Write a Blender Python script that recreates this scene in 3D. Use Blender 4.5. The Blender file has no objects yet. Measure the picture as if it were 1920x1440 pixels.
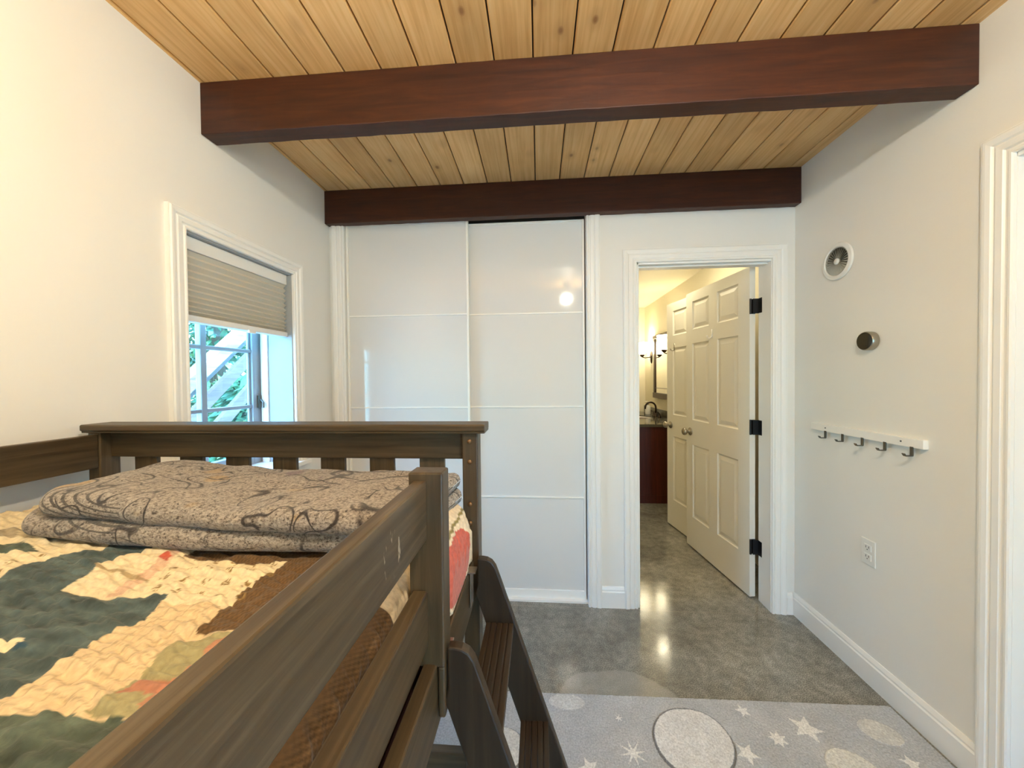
import bpy, bmesh, math, random
import numpy as np
from mathutils import Vector, Matrix

S = bpy.context.scene
COL = S.collection
random.seed(7)
PI = math.pi

# ------------------------------------------------------------------ camera
F_PX, YAW, PITCH, ROLL, CAM_H = 674.1, 0.0743, 0.0161, -0.0103, 1.3773
cam_d = bpy.data.cameras.new('camera'); cam = bpy.data.objects.new('camera', cam_d); COL.objects.link(cam)
cam_d.sensor_fit = 'HORIZONTAL'; cam_d.sensor_width = 36.0; cam_d.lens = F_PX/1920*36.0
cam_d.clip_start = 0.02; cam_d.clip_end = 200
_f0 = Vector((-math.sin(YAW), math.cos(YAW), 0)); _r0 = Vector((math.cos(YAW), math.sin(YAW), 0)); _u0 = Vector((0, 0, 1))
_f = _f0*math.cos(PITCH) - _u0*math.sin(PITCH); _u = _u0*math.cos(PITCH) + _f0*math.sin(PITCH)
_r = _r0*math.cos(ROLL) + _u*math.sin(ROLL); _u2 = _u*math.cos(ROLL) - _r0*math.sin(ROLL)
cam.matrix_world = Matrix(((_r.x, _u2.x, -_f.x, 0), (_r.y, _u2.y, -_f.y, 0), (_r.z, _u2.z, -_f.z, CAM_H), (0, 0, 0, 1)))
S.camera = cam

# ------------------------------------------------------------------ light and exposure
S.view_settings.view_transform = 'Standard'; S.view_settings.look = 'None'
S.view_settings.gamma = 1; S.view_settings.use_curve_mapping = False
S.view_settings.exposure = 1.92
w = bpy.data.worlds.new('sky'); S.world = w; w.use_nodes = True
wn = w.node_tree; wn.nodes.clear()
wo = wn.nodes.new('ShaderNodeOutputWorld'); wb = wn.nodes.new('ShaderNodeBackground')
wt = wn.nodes.new('ShaderNodeTexCoord'); wsx = wn.nodes.new('ShaderNodeSeparateXYZ'); wr = wn.nodes.new('ShaderNodeValToRGB')
wn.links.new(wt.outputs['Generated'], wsx.inputs[0]); wn.links.new(wsx.outputs['Z'], wr.inputs[0])
wr.color_ramp.elements[0].position = 0.0; wr.color_ramp.elements[0].color = (0.16, 0.40, 0.50, 1)
wr.color_ramp.elements[1].position = 0.6; wr.color_ramp.elements[1].color = (0.20, 0.50, 1.0, 1)
wn.links.new(wr.outputs[0], wb.inputs[0]); wb.inputs[1].default_value = 8.0
wn.links.new(wb.outputs[0], wo.inputs[0])

def light(name, kind, loc, power, color, rot=(0, 0, 0), **kw):
    d = bpy.data.lights.new(name, kind); d.energy = power; d.color = color
    for k, v in kw.items():
        if k == 'portal': d.cycles.is_portal = True
        else: setattr(d, k, v)
    o = bpy.data.objects.new(name, d); COL.objects.link(o); o.location = loc; o.rotation_euler = rot
    return o

LAMP_WARM = (1.0, 0.80, 0.41)
# window portal (helps the sky light find the opening)
light('window_daylight_portal', 'AREA', (-1.56, 1.53, 1.43), 1.0, (1, 1, 1), (0, -PI/2, 0), portal=True, shape='RECTANGLE', size=1.0, size_y=0.64)
# sun high over the roof: lights the trees and the stair railing, does not reach into the room
light('sun', 'SUN', (0, 0, 6), 5.0, (1.0, 0.93, 0.82), (math.radians(-8), math.radians(26), 0), angle=0.01)
# bulb of the swing-arm lamp on the left wall (the lamp itself is built further down)
light('wall_lamp_bulb', 'POINT', (-0.75, 0.15, 2.03), 3.9, LAMP_WARM, shadow_soft_size=0.045)
# the small globe lamp under the bedroom ceiling (its fitting is built further down)
light('globe_lamp_bulb', 'POINT', (0.35, -0.02, 2.343), 14.0, (1.0, 0.935, 0.77), shadow_soft_size=0.045)

light('rear_daylight_portal', 'AREA', (1.13, -1.87, 1.15), 1.0, (1, 1, 1), (-PI/2, 0, 0), portal=True, shape='RECTANGLE', size=0.56, size_y=1.8)  # portal for the added window behind the viewer

# ------------------------------------------------------------------ room numbers
XL, XR, YB, ZC = -1.297, 1.462, 2.172, 2.533
YF = -1.75                                     # wall behind the viewer
YB2 = 2.290                                    # bathroom side of the back wall
DX0, DX1, DZ = 0.578, 1.335, 2.047             # doorway in the back wall
CX0, CX1 = -1.201, 0.288                       # closet opening
WY0, WY1, WZ0, WZ1 = 1.238, 1.817, 0.92, 1.937 # window opening
BX0, BX1, BY1, BZC = -0.30, 1.575, 5.47, 2.40  # bathroom

# ------------------------------------------------------------------ materials
MATS = {}
def mat(name, color=(0.8, 0.8, 0.8), rough=0.5, metal=0.0, spec=0.5, emit=None, es=0.0, bump=None, coat=0.0, sheen=0.0):
    m = bpy.data.materials.new(name); m.use_nodes = True
    nt = m.node_tree; b = nt.nodes['Principled BSDF']
    b.inputs['Base Color'].default_value = (*color, 1); b.inputs['Roughness'].default_value = rough
    b.inputs['Metallic'].default_value = metal; b.inputs['Specular IOR Level'].default_value = spec
    b.inputs['Coat Weight'].default_value = coat; b.inputs['Sheen Weight'].default_value = sheen
    if emit: b.inputs['Emission Color'].default_value = (*emit, 1); b.inputs['Emission Strength'].default_value = es
    if bump:
        sc, st = bump
        n = nt.nodes.new('ShaderNodeTexNoise'); n.inputs['Scale'].default_value = sc; n.inputs['Detail'].default_value = 4
        g = nt.nodes.new('ShaderNodeTexCoord'); nt.links.new(g.outputs['Object'], n.inputs['Vector'])
        bp = nt.nodes.new('ShaderNodeBump'); bp.inputs['Strength'].default_value = st; bp.inputs['Distance'].default_value = 0.004
        nt.links.new(n.outputs['Fac'], bp.inputs['Height']); nt.links.new(bp.outputs[0], b.inputs['Normal'])
    MATS[name] = m
    return m

class NT:
    """small helper for writing node trees"""
    def __init__(s, m): s.t = m.node_tree; s.b = s.t.nodes['Principled BSDF']
    def n(s, kind, **kw):
        x = s.t.nodes.new('ShaderNode'+kind)
        for k, v in kw.items(): setattr(x, k, v)
        return x
    def l(s, a, b): s.t.links.new(a, b)
    def val(s, node, name, v): node.inputs[name].default_value = v; return node
    def math(s, op, a, b=None, c=None, clamp=False):
        x = s.n('Math', operation=op, use_clamp=clamp)
        for i, v in enumerate((a, b, c)):
            if v is None: continue
            if hasattr(v, 'is_output'): s.l(v, x.inputs[i])
            else: x.inputs[i].default_value = v
        return x.outputs[0]
    def noise(s, vec, scale, detail=3, dist=0.0, rough=0.5):
        x = s.n('TexNoise'); x.inputs['Scale'].default_value = scale; x.inputs['Detail'].default_value = detail
        x.inputs['Distortion'].default_value = dist; x.inputs['Roughness'].default_value = rough
        if vec is not None: s.l(vec, x.inputs['Vector'])
        return x.outputs['Fac']
    def mapv(s, vec, scale=(1, 1, 1), loc=(0, 0, 0)):
        x = s.n('Mapping'); x.inputs['Scale'].default_value = scale; x.inputs['Location'].default_value = loc
        s.l(vec, x.inputs['Vector']); return x.outputs[0]
    def ramp(s, fac, stops, interp='LINEAR'):
        x = s.n('ValToRGB'); x.color_ramp.interpolation = interp; e = x.color_ramp.elements
        while len(e) < len(stops): e.new(0.5)
        for i, (p, c) in enumerate(stops):
            e[i].position = p; e[i].color = (*c, 1) if len(c) == 3 else c
        s.l(fac, x.inputs[0]); return x.outputs[0]
    def mix(s, fac, a, b, blend='MIX'):
        x = s.n('Mix', data_type='RGBA', blend_type=blend)
        for sock, v in ((x.inputs[0], fac), (x.inputs[6], a), (x.inputs[7], b)):
            if hasattr(v, 'is_output'): s.l(v, sock)
            elif isinstance(v, tuple): sock.default_value = (*v, 1) if len(v) == 3 else v
            else: sock.default_value = v
        return x.outputs[2]
    def bump(s, h, strength=0.5, dist=0.003):
        x = s.n('Bump'); x.inputs['Strength'].default_value = strength; x.inputs['Distance'].default_value = dist
        s.l(h, x.inputs['Height']); s.l(x.outputs[0], s.b.inputs['Normal']); return x
    def obj(s): return s.n('TexCoord').outputs['Object']

mat('paint', (0.83, 0.81, 0.755), 0.62, spec=0.3, bump=(55, 0.10))
mat('bath_paint', (0.80, 0.74, 0.58), 0.55, spec=0.3, bump=(55, 0.08))
mat('trim_white', (0.88, 0.865, 0.82), 0.38, bump=(18, 0.03))
mat('door_white', (0.84, 0.80, 0.70), 0.36, bump=(30, 0.05))
mat('closet_glass', (0.76, 0.74, 0.695), 0.06, spec=0.45)
mat('closet_frame', (0.93, 0.90, 0.83), 0.35)
mat('dark_gap', (0.03, 0.028, 0.025), 0.9)
mat('nickel', (0.42, 0.38, 0.31), 0.28, metal=1.0)
mat('hook_metal', (0.16, 0.145, 0.12), 0.42, metal=0.9)
mat('black_metal', (0.012, 0.011, 0.012), 0.45, metal=0.3)
mat('bronze', (0.055, 0.038, 0.026), 0.28, metal=0.85)
mat('strap_metal', (0.36, 0.31, 0.26), 0.36, metal=0.9)
mat('bolt_metal', (0.20, 0.115, 0.055), 0.42, metal=0.75)
mat('plastic_white', (0.82, 0.81, 0.77), 0.35)
mat('plastic_slot', (0.10, 0.10, 0.095), 0.6)
mat('vent_white', (0.80, 0.795, 0.75), 0.4)
mat('vent_fin', (0.10, 0.10, 0.085), 0.6)
mat('vent_blade', (0.42, 0.42, 0.37), 0.5)
mat('mirror', (0.9, 0.9, 0.88), 0.02, metal=1.0)
mat('mirror_frame', (0.07, 0.042, 0.025), 0.33, metal=0.3)
mat('stone_top', (0.10, 0.09, 0.065), 0.10, bump=(60, 0.02))
mat('porcelain', (0.85, 0.84, 0.80), 0.12)
mat('lamp_shade_glass', (0.95, 0.9, 0.78), 0.4, emit=(1.0, 0.88, 0.60), es=8.0)
mat('lamp_shade_fabric', (0.9, 0.82, 0.65), 0.8, emit=(1.0, 0.68, 0.33), es=15.0)
mat('diffuser', (0.95, 0.93, 0.85), 0.4, emit=(1.0, 0.88, 0.60), es=9.0)
mat('mattress_cloth', (0.055, 0.010, 0.008), 0.85, bump=(200, 0.2))
mat('red_piping', (0.52, 0.035, 0.022), 0.6)
mat('sash_shaded_white', (0.30, 0.345, 0.38), 0.42)  # white sash, its shade put into a darker grey-blue colour
mat('liner_shaded_white', (0.37, 0.39, 0.40), 0.5)  # white reveal darkened in the colour to hold down the daylight on it
mat('bark', (0.10, 0.075, 0.05), 0.9, bump=(20, 0.6))

m = mat('blind_cloth', (0.66, 0.62, 0.53), 0.85)
b = m.node_tree.nodes['Principled BSDF']
m = mat('glass'); nt = m.node_tree; nt.nodes.remove(nt.nodes['Principled BSDF'])
o_ = nt.nodes['Material Output']; tr = nt.nodes.new('ShaderNodeBsdfTransparent'); gl = nt.nodes.new('ShaderNodeBsdfGlossy')
tr.inputs[0].default_value = (0.93, 0.97, 0.98, 1); gl.inputs['Roughness'].default_value = 0.01
fr = nt.nodes.new('ShaderNodeValue'); fr.outputs[0].default_value = 0.05; mx = nt.nodes.new('ShaderNodeMixShader')
nt.links.new(fr.outputs[0], mx.inputs[0]); nt.links.new(tr.outputs[0], mx.inputs[1]); nt.links.new(gl.outputs[0], mx.inputs[2]); nt.links.new(mx.outputs[0], o_.inputs[0])

PLANK = 0.1415
# ceiling boards: grooves every PLANK metres in x, grain along y
m = mat('ceiling_pine', rough=0.5); k = NT(m); P = k.obj(); sx = k.n('SeparateXYZ'); k.l(P, sx.inputs[0])
idx = k.math('FLOOR', k.math('DIVIDE', k.math('ADD', sx.outputs['X'], 0.010+PLANK*40), PLANK))
wn_ = k.n('TexWhiteNoise', noise_dimensions='1D'); k.l(idx, wn_.inputs['W'])
off = k.n('CombineXYZ'); k.l(k.math('MULTIPLY', wn_.outputs['Value'], 37.0), off.inputs['Y']); k.l(k.math('MULTIPLY', wn_.outputs['Value'], 11.0), off.inputs['Z'])
va = k.n('VectorMath', operation='ADD'); k.l(P, va.inputs[0]); k.l(off.outputs[0], va.inputs[1]); PV = va.outputs[0]
grain = k.noise(k.mapv(PV, (26, 1.1, 1)), 3.0, 5, 0.5)
base = k.ramp(grain, [(0.25, (0.74, 0.42, 0.155)), (0.55, (0.90, 0.58, 0.26)), (0.8, (0.95, 0.66, 0.34))])
tone = k.ramp(wn_.outputs['Value'], [(0, (0.84, 0.82, 0.78)), (1, (1.06, 1.05, 1.05))])
base = k.mix(1.0, base, tone, 'MULTIPLY')
blotch = k.noise(PV, 2.2, 3)
base = k.mix(1.0, base, k.ramp(blotch, [(0.35, (0.86, 0.82, 0.74)), (0.65, (1.04, 1.03, 1.0))]), 'MULTIPLY')
vo = k.n('TexVoronoi'); vo.inputs['Scale'].default_value = 1.0; k.l(k.mapv(PV, (9.5, 6.2, 0.01)), vo.inputs['Vector'])
vsep = k.n('SeparateColor'); k.l(vo.outputs['Color'], vsep.inputs[0])
kn = k.math('MULTIPLY', k.ramp(vo.outputs['Distance'], [(0.045, (1, 1, 1)), (0.115, (0, 0, 0))]), k.math('GREATER_THAN', vsep.outputs[0], 0.50))
base = k.mix(k.math('MULTIPLY', kn, 0.8), base, (0.20, 0.085, 0.028))
halo = k.math('MULTIPLY', k.ramp(vo.outputs['Distance'], [(0.08, (1, 1, 1)), (0.30, (0, 0, 0))]), k.math('GREATER_THAN', vsep.outputs[0], 0.50))
base = k.mix(k.math('MULTIPLY', halo, 0.35), base, (0.42, 0.21, 0.075))
k.l(base, k.b.inputs['Base Color']); k.bump(grain, 0.12, 0.002)

def wood(name, dark, mid, lite, axis='Y', rough=0.45, stretch=28, bs=0.25, scratches=False):
    m = mat(name, rough=rough); k = NT(m); P = k.obj()
    sc = {'X': (1.2, stretch, stretch), 'Y': (stretch, 1.2, stretch), 'Z': (stretch, stretch, 1.2)}[axis]
    g = k.noise(k.mapv(P, sc), 3.0, 6, 0.6, 0.6)
    big = k.noise(k.mapv(P, tuple(v*0.12 for v in sc)), 4.0, 3)
    c = k.ramp(g, [(0.28, dark), (0.52, mid), (0.78, lite)])
    c = k.mix(1.0, c, k.ramp(big, [(0.3, (0.78, 0.76, 0.74)), (0.7, (1.15, 1.13, 1.1))]), 'MULTIPLY')
    if scratches:
        q = k.noise(k.mapv(P, (60, 60, 22)), 2.6, 2, 0.8)
        sx = k.n('SeparateXYZ'); k.l(P, sx.inputs[0])
        dy = k.math('POWER', k.math('DIVIDE', k.math('SUBTRACT', sx.outputs['Y'], 0.432), 0.032), 2.0)
        dz = k.math('POWER', k.math('DIVIDE', k.math('SUBTRACT', sx.outputs['Z'], 1.160), 0.034), 2.0)
        win = k.math('SUBTRACT', 1.0, k.math('ADD', dy, dz), clamp=True)
        f = k.math('MULTIPLY', k.ramp(q, [(0.62, (0, 0, 0)), (0.68, (1, 1, 1))]), k.ramp(win, [(0.0, (0, 0, 0)), (0.35, (1, 1, 1))]))
        c = k.mix(k.math('MULTIPLY', f, 0.75), c, (0.42, 0.36, 0.27))
    k.l(c, k.b.inputs['Base Color']); k.bump(g, bs, 0.0015)
    return m
BW = ((0.036, 0.023, 0.011), (0.068, 0.046, 0.023), (0.112, 0.080, 0.043))
for ax in 'XYZ': wood('bed_wood_'+ax, *BW, axis=ax, rough=0.42)
wood('rail_wood', (0.040, 0.027, 0.014), (0.085, 0.061, 0.034), (0.165, 0.125, 0.078), axis='Y', rough=0.40, scratches=True)
DW = tuple(tuple(c*0.55 for c in t) for t in BW)
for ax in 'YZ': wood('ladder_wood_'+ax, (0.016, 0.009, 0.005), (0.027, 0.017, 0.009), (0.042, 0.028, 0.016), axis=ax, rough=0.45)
wood('beam_wood', (0.030, 0.0050, 0.0012), (0.054, 0.0110, 0.0022), (0.088, 0.0215, 0.0045), axis='X', rough=0.55, stretch=14, bs=0.5)
wood('vanity_wood', (0.040, 0.006, 0.003), (0.065, 0.011, 0.005), (0.09, 0.018, 0.008), axis='Z', rough=0.35)
wood('deck_wood', (0.10, 0.078, 0.056), (0.18, 0.145, 0.105), (0.26, 0.22, 0.165), axis='Y', rough=0.8, stretch=20)
wood('deck_wood_grey', (0.045, 0.045, 0.046), (0.075, 0.075, 0.077), (0.115, 0.115, 0.118), axis='Y', rough=0.85, stretch=20)

# polished concrete
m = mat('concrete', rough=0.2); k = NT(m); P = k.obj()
n1 = k.noise(P, 1.3, 4, 0.4); n2 = k.noise(P, 7, 5, 0.3); n3 = k.noise(P, 230, 2)
c = k.ramp(n1, [(0.3, (0.14, 0.134, 0.112)), (0.5, (0.215, 0.205, 0.17)), (0.72, (0.30, 0.285, 0.24))])
c = k.mix(1.0, c, k.ramp(n2, [(0.3, (0.84, 0.83, 0.81)), (0.7, (1.14, 1.14, 1.14))]), 'MULTIPLY')
c = k.mix(1.0, c, k.ramp(n3, [(0.36, (0.62, 0.62, 0.62)), (0.5, (1, 1, 1)), (0.66, (1.6, 1.6, 1.6))]), 'MULTIPLY')
c = k.mix(1.0, c, k.ramp(k.noise(P, 28, 4), [(0.35, (0.84, 0.84, 0.84)), (0.65, (1.15, 1.15, 1.15))]), 'MULTIPLY')
sx = k.n('SeparateXYZ'); k.l(P, sx.inputs[0])
wob = k.math('MULTIPLY', k.math('SUBTRACT', k.noise(P, 5, 3), 0.5), 0.012)
dline = k.math('ABSOLUTE', k.math('ADD', k.math('SUBTRACT', sx.outputs['Y'], 2.153), wob))
c = k.mix(k.ramp(dline, [(0.0015, (0.8, 0.8, 0.8)), (0.004, (0, 0, 0))]), c, (0.30, 0.27, 0.21))
# a paler patch with a soft round outline
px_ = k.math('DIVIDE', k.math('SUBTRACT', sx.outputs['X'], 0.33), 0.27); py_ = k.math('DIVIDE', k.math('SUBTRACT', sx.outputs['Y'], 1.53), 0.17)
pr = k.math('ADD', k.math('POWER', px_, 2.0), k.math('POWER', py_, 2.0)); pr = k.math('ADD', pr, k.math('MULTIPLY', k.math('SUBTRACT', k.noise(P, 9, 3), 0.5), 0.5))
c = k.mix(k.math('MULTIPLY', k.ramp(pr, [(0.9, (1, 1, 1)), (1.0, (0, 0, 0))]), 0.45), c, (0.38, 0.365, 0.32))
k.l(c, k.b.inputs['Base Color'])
k.l(k.ramp(n2, [(0.3, (0.09, 0.09, 0.09)), (0.7, (0.17, 0.17, 0.17))]), k.b.inputs['Roughness'])
k.bump(k.noise(P, 10, 2), 0.02, 0.004)

# painted-by-mesh fabrics: pattern colours are stored per vertex by the builders below
def fabric(name, bump_scale, bs, speck=0.25, rough=0.9):
    m = mat(name, rough=rough, sheen=0.15, spec=0.2); k = NT(m); P = k.obj()
    a = k.n('Attribute'); a.attribute_name = 'pattern'
    n = k.noise(P, bump_scale, 4)
    c = k.mix(1.0, a.outputs['Color'], k.ramp(n, [(0.3, (1-speck,)*3), (0.7, (1+speck*0.6,)*3)]), 'MULTIPLY')
    k.l(c, k.b.inputs['Base Color']); k.bump(n, bs, 0.002)
fabric('quilt_cloth', 120, 0.8, 0.18)
fabric('rug_pile', 170, 0.8, 0.25)

# fleece blanket: taupe with thin dark drawn lines and small muted patches
m = mat('blanket_fleece', rough=0.95, sheen=0.3, spec=0.15); k = NT(m); P = k.obj()
n = k.noise(k.mapv(P, (1, 1, 1.6)), 165, 4, 0.6, 0.7)
c = k.ramp(n, [(0.36, (0.045, 0.034, 0.031)), (0.455, (0.24, 0.208, 0.178)), (0.62, (0.45, 0.40, 0.345))])
p1 = k.noise(k.mapv(P, (1, 1, 1), (3, 1, 0)), 7.5, 1)
for lo, hi, colr in ((0.68, 0.71, (0.44, 0.28, 0.10)), (0.285, 0.315, (0.15, 0.09, 0.12))):
    f = k.ramp(p1, [(lo, (0, 0, 0)), (hi, (1, 1, 1))]) if lo > 0.5 else k.ramp(p1, [(lo, (1, 1, 1)), (hi, (0, 0, 0))])
    c = k.mix(k.math('MULTIPLY', f, 0.6), c, colr)
for sc, loc, wd, st, m0 in ((4.6, (0, 0, 0), 0.0095, 0.5, 0.47), (6.5, (5, 2, 1), 0.011, 0.5, 0.52), (3.2, (9, 4, 2), 0.007, 0.5, 0.48)):
    q = k.noise(k.mapv(P, (1, 1, 0.8), loc), sc, 1.2, 0.9)
    for lv in (0.44, 0.53):
        d = k.math('ABSOLUTE', k.math('SUBTRACT', q, lv))
        line = k.ramp(d, [(wd*0.45, (1, 1, 1)), (wd, (0, 0, 0))])
        msk = k.ramp(k.noise(k.mapv(P, (1, 1, 1), (loc[1]+lv*9, 3, 7)), 6, 1), [(m0, (0, 0, 0)), (m0+0.05, (1, 1, 1))])
        c = k.mix(k.math('MULTIPLY', k.math('MULTIPLY', line, msk), 0.95), c, (0.020, 0.014, 0.014))
# concentric stripes on the left-hand corner of the folds
sx = k.n('SeparateXYZ'); k.l(P, sx.inputs[0])
rr = k.math('SQRT', k.math('ADD', k.math('POWER', k.math('ADD', sx.outputs['X'], 0.80), 2.0), k.math('POWER', k.math('MULTIPLY', k.math('SUBTRACT', sx.outputs['Z'], 1.19), 2.2), 2.0)))
stripe = k.math('SINE', k.math('MULTIPLY', rr, 330.0))
band = k.math('MULTIPLY', k.ramp(rr, [(0.10, (0, 0, 0)), (0.115, (1, 1, 1))]), k.ramp(rr, [(0.215, (1, 1, 1)), (0.225, (0, 0, 0))]))
band = k.math('MULTIPLY', band, k.ramp(sx.outputs['Y'], [(0.67, (1, 1, 1)), (0.72, (0, 0, 0))]))
band = k.math('MULTIPLY', band, k.math('LESS_THAN', sx.outputs['X'], -0.80))
c = k.mix(k.math('MULTIPLY', k.math('MULTIPLY', k.ramp(stripe, [(0.45, (0, 0, 0)), (0.75, (1, 1, 1))]), band), 0.85), c, (0.04, 0.036, 0.034))
k.l(c, k.b.inputs['Base Color']); k.bump(n, 0.9, 0.003)

m = mat('foliage', rough=0.6); k = NT(m); oi = k.n('TexCoord').outputs['Object']
k.l(k.ramp(k.noise(oi, 2.2, 4), [(0.35, (0.030, 0.10, 0.05)), (0.55, (0.065, 0.18, 0.07)), (0.72, (0.17, 0.30, 0.08))]), k.b.inputs['Base Color'])
m = mat('bounce_gravel', rough=0.9); k = NT(m)
k.l(k.ramp(k.noise(k.obj(), 3, 5), [(0.3, (0.42, 0.40, 0.36)), (0.7, (0.60, 0.58, 0.52))]), k.b.inputs['Base Color'])  # pale gravel ground, put in to bounce daylight up to the ceiling

# ------------------------------------------------------------------ geometry helpers
def box(bm, x0, x1, y0, y1, z0, z1):
    v = [bm.verts.new(p) for p in ((x0, y0, z0), (x1, y0, z0), (x1, y1, z0), (x0, y1, z0), (x0, y0, z1), (x1, y0, z1), (x1, y1, z1), (x0, y1, z1))]
    for f in ((0, 3, 2, 1), (4, 5, 6, 7), (0, 1, 5, 4), (1, 2, 6, 5), (2, 3, 7, 6), (3, 0, 4, 7)): bm.faces.new([v[i] for i in f])
def B(*args):
    bm = bmesh.new()
    for a in args: box(bm, *a)
    return bm
def prism(bm, pts, lo, hi, axis='y'):
    """polygon pts extruded between lo and hi along an axis; pts are the two other coordinates"""
    def P(a, b, c): return {'y': (a, c, b), 'x': (c, a, b), 'z': (a, b, c)}[axis]
    A = [bm.verts.new(P(a, b, lo)) for a, b in pts]; C = [bm.verts.new(P(a, b, hi)) for a, b in pts]
    n = len(pts); bm.faces.new(A); bm.faces.new(C[::-1])
    for i in range(n): bm.faces.new((A[i], C[i], C[(i+1) % n], A[(i+1) % n]))
def lathe(bm, prof, origin, axis, seg=24, cap=True):
    """prof: (radius, distance along axis)"""
    ax = Vector(axis).normalized(); t = ax.orthogonal().normalized(); s = ax.cross(t); O = Vector(origin); rings = []
    for r, d in prof:
        rings.append([bm.verts.new(O+ax*d+(t*math.cos(2*PI*i/seg)+s*math.sin(2*PI*i/seg))*max(r, 1e-4)) for i in range(seg)])
    for a, b in zip(rings, rings[1:]):
        for i in range(seg): bm.faces.new((a[i], a[(i+1) % seg], b[(i+1) % seg], b[i]))
    if cap: bm.faces.new(rings[0][::-1]); bm.faces.new(rings[-1])
def tube(bm, pts, r, seg=10, flat=1.0):
    pts = [Vector(p) for p in pts]; rings = []; t = None
    for i, p in enumerate(pts):
        d = (pts[min(i+1, len(pts)-1)]-pts[max(i-1, 0)]).normalized()
        t = d.orthogonal().normalized() if t is None else (t-d*t.dot(d)).normalized()
        s = d.cross(t); rr = r[i] if isinstance(r, (list, tuple)) else r
        rings.append([bm.verts.new(p+(t*math.cos(2*PI*j/seg)+s*math.sin(2*PI*j/seg)*flat)*rr) for j in range(seg)])
    for a, b in zip(rings, rings[1:]):
        for i in range(seg): bm.faces.new((a[i], a[(i+1) % seg], b[(i+1) % seg], b[i]))
    bm.faces.new(rings[0][::-1]); bm.faces.new(rings[-1])
def obj(name, bm, material, parent=None, bevel=0.0, smooth=False, segs=2):
    bmesh.ops.recalc_face_normals(bm, faces=bm.faces[:])
    me = bpy.data.meshes.new(name); bm.to_mesh(me); bm.free()
    o = bpy.data.objects.new(name, me); COL.objects.link(o)
    me.materials.append(MATS[material])
    if smooth:
        for p in me.polygons: p.use_smooth = True
    if smooth == 'auto': me.shade_auto = None
    if parent is not None: o.parent = parent; o.matrix_parent_inverse = Matrix.Translation(-parent.location)
    if bevel:
        md = o.modifiers.new('edge', 'BEVEL'); md.width = bevel; md.segments = segs; md.limit_method = 'ANGLE'; md.angle_limit = math.radians(40)
    return o
def smooth_by_angle(o, deg=35):
    o.data.set_sharp_from_angle(angle=math.radians(deg)); return o
def thing(name, label, cat, loc=(0, 0, 0), group=None):
    o = bpy.data.objects.new(name, None); COL.objects.link(o); o.location = loc; o.empty_display_size = 0.05
    o['label'] = label; o['category'] = cat
    if group: o['group'] = group
    return o
def tag(o, label, cat, group=None):
    o['label'] = label; o['category'] = cat
    if group: o['group'] = group
    return o
def struct(name, bm, material, parent=None, label=None, **kw):
    o = obj(name, bm, material, parent, **kw)
    if parent is None: o['kind'] = 'structure'
    if label: o['label'] = label
    return o
def struct_root(name, loc, label=None):
    o = bpy.data.objects.new(name, None); COL.objects.link(o); o.location = loc; o['kind'] = 'structure'; o.empty_display_size = 0.05
    if label: o['label'] = label
    return o

# moulded casing: path of inner-edge points in a wall plane with outward mitre directions
CASING = [(0.0, 0.0), (0.0, 0.010), (0.004, 0.013), (0.010, 0.013), (0.014, 0.009), (0.019, 0.009), (0.024, 0.014), (0.040, 0.015), (0.046, 0.012), (0.052, 0.017), (0.064, 0.019), (0.071, 0.019), (0.075, 0.015), (0.078, 0.015), (0.078, 0.0)]
def casing(bm, path, dirs, normal, plane_pt, U, V=(0, 0, 1), prof=CASING):
    U, V, N, O = Vector(U), Vector(V), Vector(normal), Vector(plane_pt); rings = []
    for (u, v), (du, dv) in zip(path, dirs):
        rings.append([bm.verts.new(O+U*(u+du*d)+V*(v+dv*d)+N*h) for d, h in prof])
    for a, b in zip(rings, rings[1:]):
        for i in range(len(prof)-1): bm.faces.new((a[i], a[i+1], b[i+1], b[i]))
    bm.faces.new(rings[0]); bm.faces.new(rings[-1][::-1])
def base_profile(h=0.125, t=0.015): return [(0, 0), (t, 0), (t, h-0.030), (t-0.004, h-0.024), (t-0.004, h-0.016), (t-0.009, h-0.004), (t-0.011, h), (0, h)]

# ------------------------------------------------------------------ the room shell
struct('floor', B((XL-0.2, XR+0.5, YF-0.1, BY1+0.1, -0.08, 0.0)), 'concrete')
# left wall with the window opening
struct('wall_left', B((XL-0.25, XL, YF-0.1, WY0, 0, ZC+0.05), (XL-0.25, XL, WY1, YB2, 0, ZC+0.05), (XL-0.25, XL, WY0, WY1, 0, WZ0), (XL-0.25, XL, WY0, WY1, WZ1, ZC+0.05)), 'paint')
# right wall with a doorway close to the viewer
RD0, RD1, RDZ = 0.40, 1.219, 2.050
struct('wall_right', B((XR, XR+0.115, RD1, YB2, 0, ZC+0.05), (XR, XR+0.115, RD0, RD1, RDZ, ZC+0.05), (XR, XR+0.115, YF-0.1, RD0, 0, ZC+0.05)), 'paint')
GX0, GX1, GZ0, GZ1 = 0.85, 1.41, 0.25, 2.05      # unseen window behind the viewer, added for cool fill light
struct('wall_front', B((XL, GX0, YF-0.1, YF, 0, ZC+0.05), (GX1, XR, YF-0.1, YF, 0, ZC+0.05), (GX0, GX1, YF-0.1, YF, 0, GZ0), (GX0, GX1, YF-0.1, YF, GZ1, ZC+0.05)), 'paint')
w2 = struct_root('fill_window', ((GX0+GX1)/2, YF-0.05, GZ0), 'tall unseen window added behind the viewer for cool fill light')
obj('window_sash', B((GX0, GX0+0.045, YF-0.08, YF-0.045, GZ0, GZ1), (GX1-0.045, GX1, YF-0.08, YF-0.045, GZ0, GZ1), (GX0+0.045, GX1-0.045, YF-0.08, YF-0.045, GZ0, GZ0+0.05), (GX0+0.045, GX1-0.045, YF-0.08, YF-0.045, GZ1-0.05, GZ1)), 'trim_white', w2, bevel=0.003)
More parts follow.
